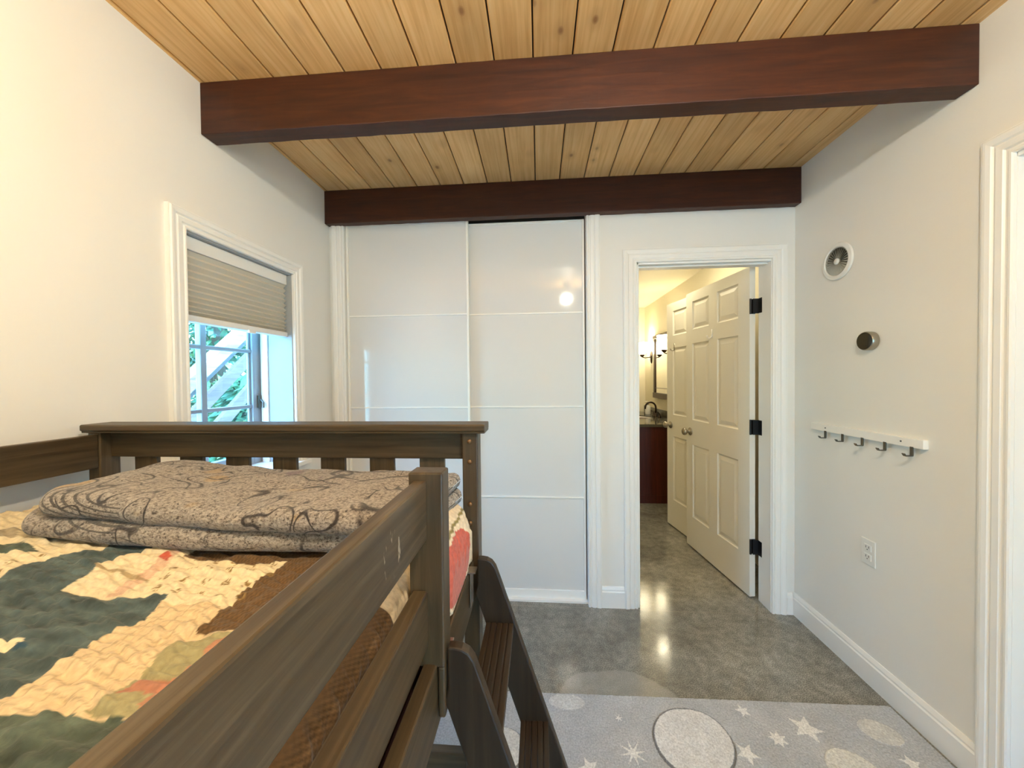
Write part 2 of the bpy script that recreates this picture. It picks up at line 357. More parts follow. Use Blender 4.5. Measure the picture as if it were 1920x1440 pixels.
obj('window_pane', B((GX0+0.04, GX1-0.04, YF-0.066, YF-0.062, GZ0+0.045, GZ1-0.045)), 'glass', w2)
# back wall: closet opening and doorway
struct('wall_back', B((XL, CX0, YB, YB2, 0, ZC), (CX0, CX1, YB, YB2, 2.370, ZC), (CX1, DX0, YB, YB2, 0, ZC), (DX0, DX1, YB, YB2, DZ, ZC), (DX1, XR, YB, YB2, 0, ZC)), 'paint')
# boarded ceiling
bm = bmesh.new()
k0 = math.floor((XL+0.010)/PLANK)-1
x = -0.010+k0*PLANK
while x < XR+0.1:
    a, b_ = max(x+0.0026, XL-0.05), min(x+PLANK-0.0026, XR+0.05)
    if b_ > a+0.005: prism(bm, [(a, ZC+0.004), (a+0.004, ZC), (b_-0.004, ZC), (b_, ZC+0.004), (b_, ZC+0.03), (a, ZC+0.03)], YF-0.05, YB2, 'y')
    x += PLANK
struct('ceiling', bm, 'ceiling_pine')
struct('trim_1', B((XL-0.2, XR+0.2, YF-0.1, YB2, ZC+0.012, ZC+0.10)), 'dark_gap')

def beam(name, y0, y1, z0, label):
    bm = bmesh.new(); nseg = 60; rng = random.Random(int(y0*1000))
    # rough-sawn: small waviness along the length
    rings = []
    for i in range(nseg+1):
        xx = XL+0.001+(XR-XL-0.002)*i/nseg
        j = lambda a: (rng.random()-0.5)*a
        rings.append([bm.verts.new(p) for p in ((xx, y0+j(0.0015), z0+j(0.002)), (xx, y0+j(0.001), ZC-0.001), (xx, y1, ZC-0.001), (xx, y1+j(0.0015), z0+j(0.002)))])
    for a, b2 in zip(rings, rings[1:]):
        for i in range(4): bm.faces.new((a[i], a[(i+1) % 4], b2[(i+1) % 4], b2[i]))
    bm.faces.new(rings[0]); bm.faces.new(rings[-1][::-1])
    o = obj(name, bm, 'beam_wood', bevel=0.003)
    tag(o, label, 'beam', 'dark beams under the boarded ceiling'); return o
beam('ceiling_beam', 1.315, 1.385, 2.334, 'long dark red-brown timber beam crossing the ceiling nearest the viewer')
beam('ceiling_beam', 2.122, YB-0.001, 2.332, 'dark timber beam against the back wall, just above the white sliding closet doors')

# baseboards
bm = bmesh.new(); prism(bm, [(XR-t, z) for t, z in base_profile()], RD1+0.078, YB-0.001, 'y'); struct('baseboard_right', bm, 'trim_white')
bm = bmesh.new()
prism(bm, [(YB-t, z) for t, z in base_profile()], CX1+0.078, DX0-0.079, 'x'); prism(bm, [(YB-t, z) for t, z in base_profile()], DX1+0.079, XR-0.016, 'x')
struct('baseboard_back', bm, 'trim_white')
bm = bmesh.new(); prism(bm, [(XL+t, z) for t, z in base_profile()], YF, YB-0.02, 'y'); struct('baseboard_left', bm, 'trim_white')

# doorway casing + jambs in the back wall
bm = bmesh.new()
casing(bm, [(DX0, 0), (DX0, DZ), (DX1, DZ), (DX1, 0)], [(-1, 0), (-1, 1), (1, 1), (1, 0)], (0, -1, 0), (0, YB, 0), (1, 0, 0))
struct('trim_2', bm, 'trim_white', label='moulded white casing around the open doorway in the back wall')
struct('trim_3', B((DX0-0.001, DX0+0.012, YB, YB2, 0, DZ), (DX1-0.003, DX1+0.012, YB, YB2, 0, DZ), (DX0, DX1, YB, YB2, DZ-0.012, DZ), (DX0+0.012, DX0+0.022, YB+0.03, YB+0.065, 0, DZ-0.012), (DX0, DX1, YB+0.03, YB+0.065, DZ-0.022, DZ-0.012)), 'trim_white', bevel=0.001)
# closet casing (side pieces run up to the beam)
bm = bmesh.new(); casing(bm, [(CX1, 0), (CX1, 2.332)], [(1, 0), (1, 0)], (0, -1, 0), (0, YB, 0), (1, 0, 0)); struct('trim_4', bm, 'trim_white')
bm = bmesh.new(); casing(bm, [(CX0, 0), (CX0, 2.332)], [(-1, 0), (-1, 0)], (0, -1, 0), (0, YB, 0), (1, 0, 0)); struct('trim_5', bm, 'trim_white')
# casing around the doorway in the right wall
bm = bmesh.new()
casing(bm, [(RD1, 0), (RD1, RDZ), (RD0, RDZ), (RD0, 0)], [(1, 0), (1, 1), (-1, 1), (-1, 0)], (-1, 0, 0), (XR, 0, 0), (0, 1, 0))
struct('trim_6', bm, 'trim_white', label='moulded white casing at the right edge of the view')
struct('trim_7', B((XR, XR+0.115, RD1-0.001, RD1+0.012, 0, RDZ), (XR+0.055, XR+0.09, RD1-0.012, RD1, 0, RDZ), (XR, XR+0.115, RD0-0.012, RD0+0.001, 0, RDZ), (XR, XR+0.115, RD0, RD1, RDZ-0.012, RDZ)), 'trim_white')

# ------------------------------------------------------------------ six-panel doors
def six_panel(bm, W, H, T):
    us = [0, 0.105, 0.325, 0.425, 0.645, W] if W > 0.72 else [0, 0.10, W/2-0.045, W/2+0.045, W-0.10, W]
    vs = [0, 0.245, 0.825, 1.020, 1.625, 1.735, 1.955, H]
    for side in (0, 1):
        y0 = 0 if side == 0 else T; s = 1 if side == 0 else -1
        def V(u, v, d): return bm.verts.new((u, y0+s*d, v))
        for i in range(5):
            for j in range(7):
                u0, u1, v0, v1 = us[i], us[i+1], vs[j], vs[j+1]
                if i in (1, 3) and j in (1, 3, 5):
                    rings = [[V(a, b, d) for a, b in ((u0+q, v0+q), (u1-q, v0+q), (u1-q, v1-q), (u0+q, v1-q))] for q, d in ((0, 0), (0.006, 0.007), (0.014, 0.009), (0.040, 0.002))]
                    for A, C in zip(rings, rings[1:]):
                        for q in range(4): bm.faces.new((A[q], A[(q+1) % 4], C[(q+1) % 4], C[q]))
                    bm.faces.new(rings[-1])
                else: bm.faces.new([V(a, b, 0) for a, b in ((u0, v0), (u1, v0), (u1, v1), (u0, v1))])
    for a, b, c, d in (((0, 0), (0, H), 0, T), ((W, 0), (W, H), 0, T), ((0, 0), (W, 0), 0, T), ((0, H), (W, H), 0, T)):
        bm.faces.new([bm.verts.new(p) for p in ((a[0], 0, a[1]), (b[0], 0, b[1]), (b[0], T, b[1]), (a[0], T, a[1]))])
    bmesh.ops.remove_doubles(bm, verts=bm.verts[:], dist=1e-5)
def door(name, hinge, free, label, W, hook, hinges=True):
    """hinge/free: floor points of the leaf's visible face; leaf local +u runs from hinge to free end"""
    hx, hy = hinge; d = Vector((free[0]-hx, free[1]-hy)).normalized(); H, T = 2.030, 0.035
    root = struct_root(name, (hx, hy, 0.012), label)
    ang = math.atan2(d.y, d.x)
    M = Matrix.Translation((hx, hy, 0.012)) @ Matrix.Rotation(ang, 4, 'Z') @ Matrix.Scale(-1, 4, (0, 1, 0))
    def put(nm, bm, mt, par=root, **kw):
        bm.transform(M); o = obj(nm, bm, mt, None, **kw); o.parent = par
        o.matrix_parent_inverse = Matrix.Translation(-root.location) if par is root else Matrix.Identity(4)
        return o
    # local frame: u along the leaf, y<0 faces the viewer side after the mirror below
    bm = bmesh.new(); six_panel(bm, W, H, T)
    for v in bm.verts: v.co.y = T-v.co.y if False else v.co.y
    leaf = put('door_leaf', bm, 'door_white')
    bm = bmesh.new(); u = W-0.062; z = 0.925
    lathe(bm, [(0.030, -0.001), (0.032, -0.004), (0.029, -0.008), (0.014, -0.011), (0.011, -0.018), (0.011, -0.028), (0.017, -0.034), (0.026, -0.042), (0.029, -0.052), (0.026, -0.061), (0.016, -0.067), (0.003, -0.069)], (u, 0, z), (0, 1, 0), 24)
    put('knob', bm, 'nickel', smooth=True)
    if hook:
        bm = bmesh.new(); hu, hz = hook
        box(bm, hu-0.006, hu+0.006, -0.003, 0.0005, hz, hz+0.062)
        tube(bm, [(hu, -0.002, hz+0.012), (hu, -0.010, hz+0.002), (hu, -0.022, hz-0.004), (hu, -0.034, hz+0.003), (hu, -0.038, hz+0.018)], [0.0045, 0.004, 0.004, 0.004, 0.005], 8)
        put('robe_hook', bm, 'closet_frame' if W > 0.72 else 'nickel', smooth=True)
    if hinges:
        for zc in (1.80, 1.062, 0.325):
            bm = bmesh.new()
            box(bm, -0.0025, 0.0005, 0.004, 0.033, zc-0.045-0.012, zc+0.045-0.012)
            lathe(bm, [(0.006, 0), (0.006, 0.092)], (-0.006, 0.001, zc-0.046-0.012), (0, 0, 1), 12)
            put('hinge', bm, 'black_metal', bevel=0.001)
    return root
H1 = (1.288, 2.303)
door('door_1', H1, (1.208, 2.985), 'open white six-panel door hinged with black hinges on the right side of the doorway', 0.735, (0.385, 1.64))
door('door_2', (1.318, 2.75), (1.195, 3.455), 'white six-panel door further back, half hidden behind the open door', 0.715, (0.59, 1.60))
# hinge leaves on the jamb
for zc in (1.80, 1.062, 0.325):
    struct('trim_8', B((DX1-0.0045, DX1-0.0025, YB2-0.034, YB2-0.002, zc-0.045, zc+0.045), (DX1-0.034, DX1-0.0025, YB2+0.001, YB2+0.004, zc-0.045, zc+0.045)), 'black_metal')
# closed leaf added outside the view to keep the right-hand doorway light-tight
struct('added_door', B((XR+0.092, XR+0.127, RD0-0.02, RD1+0.01, 0.005, RDZ+0.01)), 'door_white')

# ------------------------------------------------------------------ sliding closet doors
RZ = [0.062, 0.639, 1.200, 1.775]
def sliding(name, x0, x1, yf, label, zt=2.350):
    root = struct_root(name, ((x0+x1)/2, yf+0.015, 0.01), label)
    bm = B((x0, x0+0.013, yf, yf+0.028, 0.012, zt), (x1-0.013, x1, yf, yf+0.028, 0.012, zt), (x0+0.013, x1-0.013, yf+0.002, yf+0.026, 0.012, 0.062), (x0+0.013, x1-0.013, yf+0.002, yf+0.026, zt-0.012, zt))
    obj('door_frame', bm, 'closet_frame', root, bevel=0.0015)
    for z in RZ[1:]: obj('cross_rail', B((x0+0.013, x1-0.013, yf+0.003, yf+0.024, z-0.0045, z+0.0045)), 'closet_frame', root, bevel=0.001)
    zs = RZ+[zt-0.012]
    for a, b in zip(zs, zs[1:]):
        obj('glass_panel', B((x0+0.012, x1-0.012, yf+0.010, yf+0.016, a-0.001, b+0.001)), 'closet_glass', root)
sliding('door_3', CX0+0.002, -0.424, YB+0.012, 'left glossy white sliding closet door with four glass panels')
sliding('door_4', -0.450, CX1-0.006, YB+0.044, 'right glossy white sliding closet door behind the stile of the left one', 2.336)
struct('slit_shade', B((CX0, CX1, YB+0.078, YB+0.10, 2.30, 2.37)), 'dark_gap')  # dark strip put in for the shaded slit above the right closet door
struct('trim_9', B((CX0, CX1, YB+0.02, YB+0.10, 0.0, 0.012)), 'closet_frame')
struct('wall_closet', B((CX0-0.05, CX1+0.05, YB2, YB2+0.02, 0, ZC)), 'paint')

# ------------------------------------------------------------------ window
bm = bmesh.new()
casing(bm, [(WY0, 0.945), (WY0, WZ1), (WY1, WZ1), (WY1, 0.945)], [(-1, 0), (-1, 1), (1, 1), (1, 0)], (1, 0, 0), (XL, 0, 0), (0, 1, 0), prof=[(d*0.88, h*1.15) for d, h in CASING])
struct('trim_10', bm, 'trim_white', label='moulded white casing around the window')
win = struct_root('window_1', (XL-0.19, 1.5, WZ0), 'white grid window with a deep recess and half-lowered blind')
obj('window_sill', B((XL-0.19, XL+0.035, WY0-0.09, WY1+0.09, WZ0, WZ0+0.025)), 'trim_white', win, bevel=0.004)
obj('window_liner', B((XL-0.175, XL-0.001, WY0-0.002, WY0+0.006, WZ0+0.025, WZ1), (XL-0.175, XL-0.001, WY1-0.006, WY1+0.002, WZ0+0.025, WZ1), (XL-0.175, XL-0.001, WY0, WY1, WZ1-0.006, WZ1+0.001)), 'liner_shaded_white', win)
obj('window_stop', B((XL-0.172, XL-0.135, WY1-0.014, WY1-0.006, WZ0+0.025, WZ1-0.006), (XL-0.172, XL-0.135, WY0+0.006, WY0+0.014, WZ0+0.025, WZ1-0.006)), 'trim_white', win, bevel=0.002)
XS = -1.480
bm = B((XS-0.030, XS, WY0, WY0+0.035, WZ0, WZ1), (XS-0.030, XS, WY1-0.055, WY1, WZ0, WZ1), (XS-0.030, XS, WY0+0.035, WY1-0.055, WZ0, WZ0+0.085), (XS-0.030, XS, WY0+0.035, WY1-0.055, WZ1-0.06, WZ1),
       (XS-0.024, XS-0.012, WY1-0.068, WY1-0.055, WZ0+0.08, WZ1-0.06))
obj('window_sash', bm, 'sash_shaded_white', win, bevel=0.003)
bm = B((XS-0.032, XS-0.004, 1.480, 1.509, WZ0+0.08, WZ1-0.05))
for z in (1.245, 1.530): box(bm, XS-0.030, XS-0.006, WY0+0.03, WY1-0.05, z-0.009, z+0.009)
obj('window_grid', bm, 'sash_shaded_white', win, bevel=0.004)
obj('window_pane', B((XS-0.020, XS-0.016, WY0+0.03, WY1-0.05, WZ0+0.08, WZ1-0.05)), 'glass', win)
bm = bmesh.new(); box(bm, XS, XS+0.012, WY1-0.030, WY1-0.012, 1.235, 1.30); tube(bm, [(XS+0.012, WY1-0.02, 1.28), (XS+0.03, WY1-0.024, 1.262), (XS+0.032, WY1-0.026, 1.235)], 0.005, 8)
obj('window_latch', bm, 'hook_metal', win, bevel=0.001)

# pleated cellular blind
bl = thing('window_blind', 'beige pleated cellular blind covering the top of the window', 'blind', (XL-0.045, 1.53, 1.60))
obj('headrail', B((XL-0.065, XL-0.020, WY0+0.009, WY1-0.009, 1.878, 1.930)), 'plastic_white', bl, bevel=0.003)
bm = bmesh.new(); pts = []; npl = 11; z1, z0 = 1.876, 1.632
for i in range(npl*2+1):
    t = i/(npl*2); pts.append((XL-0.024 - (0.016 if i % 2 else 0.0), z1+(z0-z1)*(1-(1-t)**1.25)))
pts += [(XL-0.062+(0.010 if i % 2 else 0), z) for i, (_, z) in reversed(list(enumerate(pts)))]
prism(bm, pts, WY0+0.011, WY1-0.011, 'y'); obj('pleated_fabric', bm, 'blind_cloth', bl)
obj('bottom_rail', B((XL-0.062, XL-0.020, WY0+0.010, WY1-0.010, 1.606, 1.631)), 'plastic_white', bl, bevel=0.003)
obj('pull_tab', B((XL-0.021, XL-0.012, 1.545, 1.585, 1.596, 1.612)), 'plastic_white', bl, bevel=0.002)

# ------------------------------------------------------------------ outside the window
o = struct('ground', B((-14, XL-0.26, -10, 16, -0.5, -0.35), (XL-0.26, 10, -10, YF-0.11, -0.5, -0.35)), 'bounce_gravel')
rail = thing('stair_railing', 'weathered wooden stair railing sloping up outside the window', 'railing', (-2.6, 2.5, 0.2))
def slope_board(nm, zt, zb, mt, x0, x1, ya=1.0, yb=4.3):
    bm = bmesh.new(); s = 0.875
    prism(bm, [(ya, zb+(ya-2.5)*s), (yb, zb+(yb-2.5)*s), (yb, zt+(yb-2.5)*s), (ya, zt+(ya-2.5)*s)], x0, x1, 'x')
    obj(nm, bm, mt, rail, bevel=0.004)
slope_board('handrail', 1.43, 1.315, 'deck_wood', -2.66, -2.56)
slope_board('rail_board', 1.31, 1.225, 'deck_wood_grey', -2.66, -2.62)
slope_board('rail_board', 1.125, 1.00, 'deck_wood_grey', -2.66, -2.62)
slope_board('rail_board', 0.835, 0.70, 'deck_wood_grey', -2.66, -2.62)
for y in (1.6, 3.9): obj('railing_post', B((-2.75, -2.662, y-0.045, y+0.045, -0.35, 1.40+(y-2.5)*0.875)), 'deck_wood_grey', rail)
def tree(x, y, h, r, n, label, seed):
    t = thing('evergreen_tree', label, 'tree', (x, y, -0.35), 'evergreen trees outside the window')
    rng = np.random.RandomState(seed)
    bm = bmesh.new(); tube(bm, [(x, y, -0.35), (x+0.05, y, h*0.5), (x, y, h*0.9)], [0.16, 0.11, 0.03], 8); obj('trunk', bm, 'bark', t)
    ph = rng.rand(n)*2*PI; zz = rng.rand(n)**0.8; rad = r*(1-0.45*zz)*(0.55+0.45*rng.rand(n)**0.5)
    C = np.stack([x+np.cos(ph)*rad, y+np.sin(ph)*rad, -0.3+zz*h], 1)
    D1 = rng.randn(n, 3)*0.5+np.stack([np.cos(ph), np.sin(ph), -0.5*np.ones(n)], 1); D1 /= np.linalg.norm(D1, axis=1)[:, None]
    D2 = np.cross(D1, rng.randn(n, 3)); D2 /= np.linalg.norm(D2, axis=1)[:, None]
    L = (0.07+0.08*rng.rand(n))[:, None]; Wd = L*0.30
    V = np.stack([C-D1*L, C-D2*Wd, C+D1*L, C+D2*Wd], 1).reshape(-1, 3)
    me = bpy.data.meshes.new('foliage'); me.from_pydata(V.tolist(), [], (np.arange(n*4).reshape(-1, 4)).tolist()); me.materials.append(MATS['foliage'])
    o = bpy.data.objects.new('foliage', me); COL.objects.link(o); o.parent = t; o.matrix_parent_inverse = Matrix.Translation(-t.location)
tree(-5.1, 5.3, 5.0, 1.2, 8000, 'bushy green evergreen seen through the window behind the middle of the stair railing', 1)
tree(-5.4, 8.1, 5.6, 1.35, 7000, 'bushy green evergreen behind the upper end of the stair railing', 2)
tree(-5.2, 2.6, 4.6, 1.2, 5000, 'bushy green evergreen behind the lower end of the stair railing', 4)
tree(-3.35, 4.0, 1.7, 0.5, 3500, 'low leafy shrub right behind the stair railing', 3)
tree(-8.6, 7.4, 7.0, 1.7, 8000, 'tall green evergreen furthest from the window, filling the gap behind the nearer trees', 5)
tree(-8.6, 11.6, 7.0, 1.7, 6000, 'tall green evergreen furthest off beyond the top of the stairs', 6)

# ------------------------------------------------------------------ loft bed
PX0, PX1 = -1.250, -0.157        # outer faces of the end posts
bed = thing('bunk_bed', 'dark brown wooden bunk bed with slatted end and plank guard rails', 'bed', (-0.70, 0.0, 0.0))
def bx(nm, mt, *a, bevel=0.003, par=bed): return obj(nm, B(*a), mt, par, bevel=bevel)
YE = 0.905
pL = bx('post', 'bed_wood_Z', (PX0, -1.214, YE, YE+0.050, 0, 1.239))
pR = bx('post', 'bed_wood_Z', (-0.197, PX1, YE, YE+0.050, 0.014, 1.239))
for z in (1.217, 1.165, 1.056, 1.007):
    bm = bmesh.new(); lathe(bm, [(0.0062, 0.0005), (0.0058, -0.002), (0.004, -0.0042), (0.001, -0.005)], (-0.178, YE, z), (0, 1, 0), 16)
    obj('bolt', bm, 'bolt_metal', pR, smooth=True).matrix_parent_inverse = pR.matrix_parent_inverse.copy()
for o in pR.children: o.matrix_parent_inverse = Matrix.Translation(-bed.location) @ Matrix.Translation(bed.location)
bm = bmesh.new(); prism(bm, [(0.895, 1.2385), (0.895, 1.243), (0.891, 1.246), (0.891, 1.259), (0.894, 1.2615), (0.966, 1.2615), (0.969, 1.259), (0.969, 1.246), (0.965, 1.243), (0.965, 1.2385)], -1.255, -0.137, 'x')
obj('top_cap', bm, 'bed_wood_X', bed, bevel=0.0015)
bx('end_board', 'bed_wood_X', (-1.2135, -0.1975, 0.930, 0.952, 1.166, 1.2385))
bx('end_board', 'bed_wood_X', (-1.2135, -0.1975, 0.930, 0.952, 0.86, 0.96))
bx('end_board', 'bed_wood_X', (-1.2135, -0.1975, 0.920, 0.945, 0.20, 0.385))
for i in range(7):
    c = -1.118+0.1385*i
    bx('slat', 'bed_wood_Z', (c-0.034, c+0.034, 0.940, 0.951, 0.955, 1.170), bevel=0.001)
# wall-side guard rail
bx('guard_rail', 'bed_wood_Y', (-1.237, -1.2155, -0.88, YE-0.001, 1.141, 1.233))
# room-side rails and the middle post beside the ladder
bm = B((-0.214, PX1, 0.569, 0.610, 0.905, 1.225), (-0.1685, PX1, 0.569, 0.610, 0.822, 0.906))
obj('post', bm, 'bed_wood_Z', bed, bevel=0.003)
bx('guard_rail', 'rail_wood', (-0.204, -0.183, -0.88, 0.5685, 1.116, 1.213))
bx('guard_rail', 'bed_wood_Y', (-0.208, -0.183, -0.88, 0.5685, 0.941, 1.033))
bx('side_rail', 'bed_wood_Y', (-0.193, -0.170, -0.88, YE-0.001, 0.803, 0.910))
bx('post', 'bed_wood_Z', (PX0, -1.214, -0.93, -0.88, 0, 1.239)); bx('post', 'bed_wood_Z', (-0.197, PX1, -0.93, -0.88, 0, 1.239))
bx('end_board', 'bed_wood_X', (-1.2135, -0.1975, -0.925, -0.903, 1.166, 1.2385)); bx('side_rail', 'bed_wood_Y', (-1.237, -1.2155, -0.88, YE-0.001, 0.803, 0.902))
bx('bed_base', 'bed_wood_X', (-1.213, -0.195, -0.87, 0.90, 0.775, 0.80))

# mattress
mt_ = thing('mattress', 'dark maroon mattress with red piping under the quilt', 'mattress', (-0.7, 0.0, 0.80))
obj('mattress_body', B((-1.212, -0.222, -0.86, 0.90, 0.801, 0.985)), 'mattress_cloth', mt_, bevel=0.02, segs=4)
bm = bmesh.new(); tube(bm, [(-0.2215, -0.84, 0.905), (-0.2215, 0.20, 0.905), (-0.2215, 0.85, 0.905)], 0.006, 8); obj('piping', bm, 'red_piping', mt_, smooth=True)

# ------------------------------------------------------------------ numpy noise
_rs = np.random.RandomState(5); _T = _rs.rand(256, 256)
def vnoise(x, y):
    xi = np.floor(x).astype(int); yi = np.floor(y).astype(int); fx = x-xi; fy = y-yi
    fx = fx*fx*(3-2*fx); fy = fy*fy*(3-2*fy)
    a = _T[xi % 256, yi % 256]; b = _T[(xi+1) % 256, yi % 256]; c = _T[xi % 256, (yi+1) % 256]; d = _T[(xi+1) % 256, (yi+1) % 256]
    return (a*(1-fx)+b*fx)*(1-fy)+(c*(1-fx)+d*fx)*fy
def fbm(x, y, o=4): return sum(vnoise(x*2**i+17*i, y*2**i+9*i)/2**i for i in range(o))/sum(1/2**i for i in range(o))
def inpoly(X, Y, poly):
    r = np.zeros(X.shape, bool); n = len(poly); j = n-1
    for i in range(n):
        xi, yi = poly[i]; xj, yj = poly[j]
        if yi != yj: r ^= ((yi > Y) != (yj > Y)) & (X < (xj-xi)*(Y-yi)/(yj-yi)+xi)
        j = i
    return r
def grid_mesh(name, V, colors, material, parent=None):
    nu, nv = V.shape[:2]
    me = bpy.data.meshes.new(name)
    I = np.arange(nu*nv).reshape(nu, nv)
    Fc = np.stack([I[:-1, :-1], I[1:, :-1], I[1:, 1:], I[:-1, 1:]], -1).reshape(-1, 4)
    me.from_pydata(V.reshape(-1, 3).tolist(), [], Fc.tolist())
    if colors is not None:
        ca = me.color_attributes.new('pattern', 'FLOAT_COLOR', 'POINT')
        C = np.ones((nu*nv, 4), np.float32); C[:, :3] = colors.reshape(-1, 3); ca.data.foreach_set('color', C.ravel())
    me.materials.append(MATS[material]); me.polygons.foreach_set('use_smooth', [True]*len(me.polygons))
    o = bpy.data.objects.new(name, me); COL.objects.link(o)
    if parent is not None: o.parent = parent; o.matrix_parent_inverse = Matrix.Translation(-parent.location)
    return o

# ------------------------------------------------------------------ patchwork quilt
def zq(x): return 1.040+0.04*np.clip((-0.6-x)/0.55, 0, 1)
xs = np.concatenate([np.linspace(-1.205, -1.0, 30, endpoint=False), np.linspace(-1.0, -0.265, 310)])
ysv = np.concatenate([np.linspace(-0.86, 0.15, 40, endpoint=False), np.linspace(0.15, 0.895, 340)])
arc = np.linspace(0, 1, 60)[1:]
U = np.concatenate([xs, -0.265+arc*0.19])       # pattern coordinate across the bed, running down the side
UU, YY = np.meshgrid(U, ysv, indexing='ij')
X = UU.copy(); Z = zq(UU)
Z += 0.012*np.exp(-((YY-0.45)/0.5)**2)*0
# side drape: quarter turn then down
bul = 1/(1+np.exp(-(YY-0.66)/0.014))           # where the ladder opening lets it bulge out
s = np.clip((UU+0.265)/0.19, 0, 1)*0.19
R = 0.030; a_ = np.clip(s/(R), 0, PI/2)
xd = -0.265+R*np.sin(a_)+0.010*np.clip((s-R*PI/2)/0.1, 0, 1); zd = -R*(1-np.cos(a_))-np.clip(s-R*PI/2, 0, 1)*0.88
side = UU > -0.265
X = np.where(side, xd+0.012, X); Z = np.where(side, zq(-0.265)+zd, Z)
X = X + np.where(UU > -0.40, np.clip((UU+0.40)/0.135, 0, 1)*0.012, 0)*(~side)
bx_ = np.where(side, bul*(0.020+0.024*np.sin(PI*np.clip(s/0.24, 0, 1))), bul*0.020*np.clip((UU+0.33)/0.065, 0, 1))
X = X+bx_; Z = Z+np.where(UU > -0.33, bul*0.028*np.clip((UU+0.33)/0.065, 0, 1), 0)*np.where(side, 1-0.7*np.clip(s/0.19, 0, 1), 1)
# crinkles of washed quilting: ridges between stitched rows
warp = fbm(UU*9, YY*9, 3)*0.05
r1 = np.abs(np.sin((YY*1.0+UU*0.35+warp)*PI/0.017)); r2 = np.abs(np.sin((UU*1.0-YY*0.25+warp)*PI/0.030))
w1 = vnoise(UU*55+YY*35, YY*150+UU*20); w2 = vnoise(UU*24+YY*12, YY*60)
hgt = 0.0034*r1**0.6+0.0018*r2**0.6+0.0060*(w1-0.5)+0.011*(w2-0.5)+0.012*(fbm(UU*5, YY*7, 2)-0.5)
Z = Z+np.where(side, 0.0, hgt)*1.0; X = X+np.where(side, hgt*0.7*np.clip(s/0.03, 0, 1), 0)
X = np.where((YY < 0.60) & (X > -0.213), -0.213, X)
lim = (YY > 0.55) & (YY < 0.625); X = np.where(lim & (X > -0.218), -0.218, X)
X = np.minimum(X, -0.172); X = np.where((Z < 0.915), np.minimum(X, -0.197), X)
QP = {
'cream_tl': [(-0.977, 0.577), (-0.868, 0.591), (-0.888, 0.552), (-0.882, 0.529), (-0.876, 0.516), (-0.93, 0.48), (-1.02, 0.52)],
'green_strip': [(-1.06, 0.590), (-1.005, 0.621), (-0.946, 0.600), (-0.914, 0.589), (-0.977, 0.575)],
'grey_patch': [(-1.11, 0.639), (-1.066, 0.658), (-1.033, 0.631), (-1.063, 0.618)],
'blueA': [(-0.876, 0.516), (-0.882, 0.529), (-0.888, 0.552), (-0.868, 0.591), (-0.82, 0.615), (-0.90, 0.70), (-0.70, 0.70), (-0.755, 0.621), (-0.768, 0.602), (-0.77, 0.569), (-0.749, 0.534), (-0.744, 0.515), (-0.745, 0.499), (-0.68, 0.5), (-0.627, 0.505), (-0.576, 0.513), (-0.573, 0.489), (-0.564, 0.459), (-0.577, 0.445), (-0.581, 0.425), (-0.57, 0.392), (-0.575, 0.378), (-0.573, 0.359), (-0.569, 0.344), (-0.571, 0.334), (-0.75, 0.25), (-1.0, 0.40)],
'tri': [(-0.75, 0.39), (-0.688, 0.404), (-0.666, 0.407), (-0.658, 0.405), (-0.664, 0.389), (-0.75, 0.36)],
'bluespot': [(-0.659, 0.394), (-0.663, 0.402), (-0.65, 0.403), (-0.643, 0.397)],
'dots': [(-0.627, 0.505), (-0.668, 0.617), (-0.662, 0.618), (-0.525, 0.612), (-0.465, 0.628), (-0.459, 0.572), (-0.451, 0.512), (-0.45, 0.496), (-0.576, 0.513)],
'pink': [(-0.674, 0.503), (-0.683, 0.556), (-0.694, 0.602), (-0.707, 0.635), (-0.685, 0.636), (-0.667, 0.602), (-0.656, 0.549), (-0.656, 0.506)],
'redspot': [(-0.702, 0.607), (-0.698, 0.623), (-0.678, 0.612), (-0.672, 0.598)],
'line': [(-0.77, 0.565), (-0.762, 0.560), (-0.717, 0.554), (-0.672, 0.549), (-0.651, 0.544), (-0.654, 0.550), (-0.679, 0.557), (-0.724, 0.561), (-0.769, 0.567)],
'brown': [(-0.676, 0.66), (-0.455, 0.70), (-0.30, 0.72), (-0.05, 0.60), (-0.05, 0.44), (-0.399, 0.446), (-0.46, 0.443), (-0.476, 0.561), (-0.465, 0.628), (-0.525, 0.612), (-0.662, 0.618)],
'sage': [(-0.451, 0.433), (-0.425, 0.442), (-0.394, 0.446), (-0.33, 0.44), (-0.33, 0.32), (-0.411, 0.32), (-0.459, 0.324), (-0.452, 0.33), (-0.452, 0.343), (-0.452, 0.362), (-0.466, 0.398), (-0.469, 0.42)],
'rstripe': [(-0.394, 0.446), (-0.412, 0.435), (-0.417, 0.417), (-0.409, 0.389), (-0.41, 0.365), (-0.406, 0.344), (-0.408, 0.331), (-0.395, 0.324), (-0.395, 0.343), (-0.397, 0.361), (-0.397, 0.384), (-0.402, 0.413)],
'rband': [(-0.451, 0.342), (-0.447, 0.352), (-0.441, 0.363), (-0.404, 0.366), (-0.399, 0.347), (-0.408, 0.344), (-0.428, 0.347)],
'blueB': [(-0.80, 0.29), (-0.543, 0.317), (-0.475, 0.32), (-0.424, 0.321), (-0.403, 0.319), (-0.33, 0.31), (-0.33, 0.05), (-0.80, 0.05)],
}
cream = np.array((0.72, 0.62, 0.42)); cream2 = np.array((0.68, 0.53, 0.33)); blue = np.array((0.066, 0.094, 0.096)); teal = np.array((0.074, 0.098, 0.078))
wx = UU+(vnoise(UU*25, YY*25)-0.5)*0.005; wy = YY+(vnoise(UU*25+50, YY*25)-0.5)*0.005
C = np.ones(UU.shape+(3,))*cream2
C[YY > 0.5] = cream
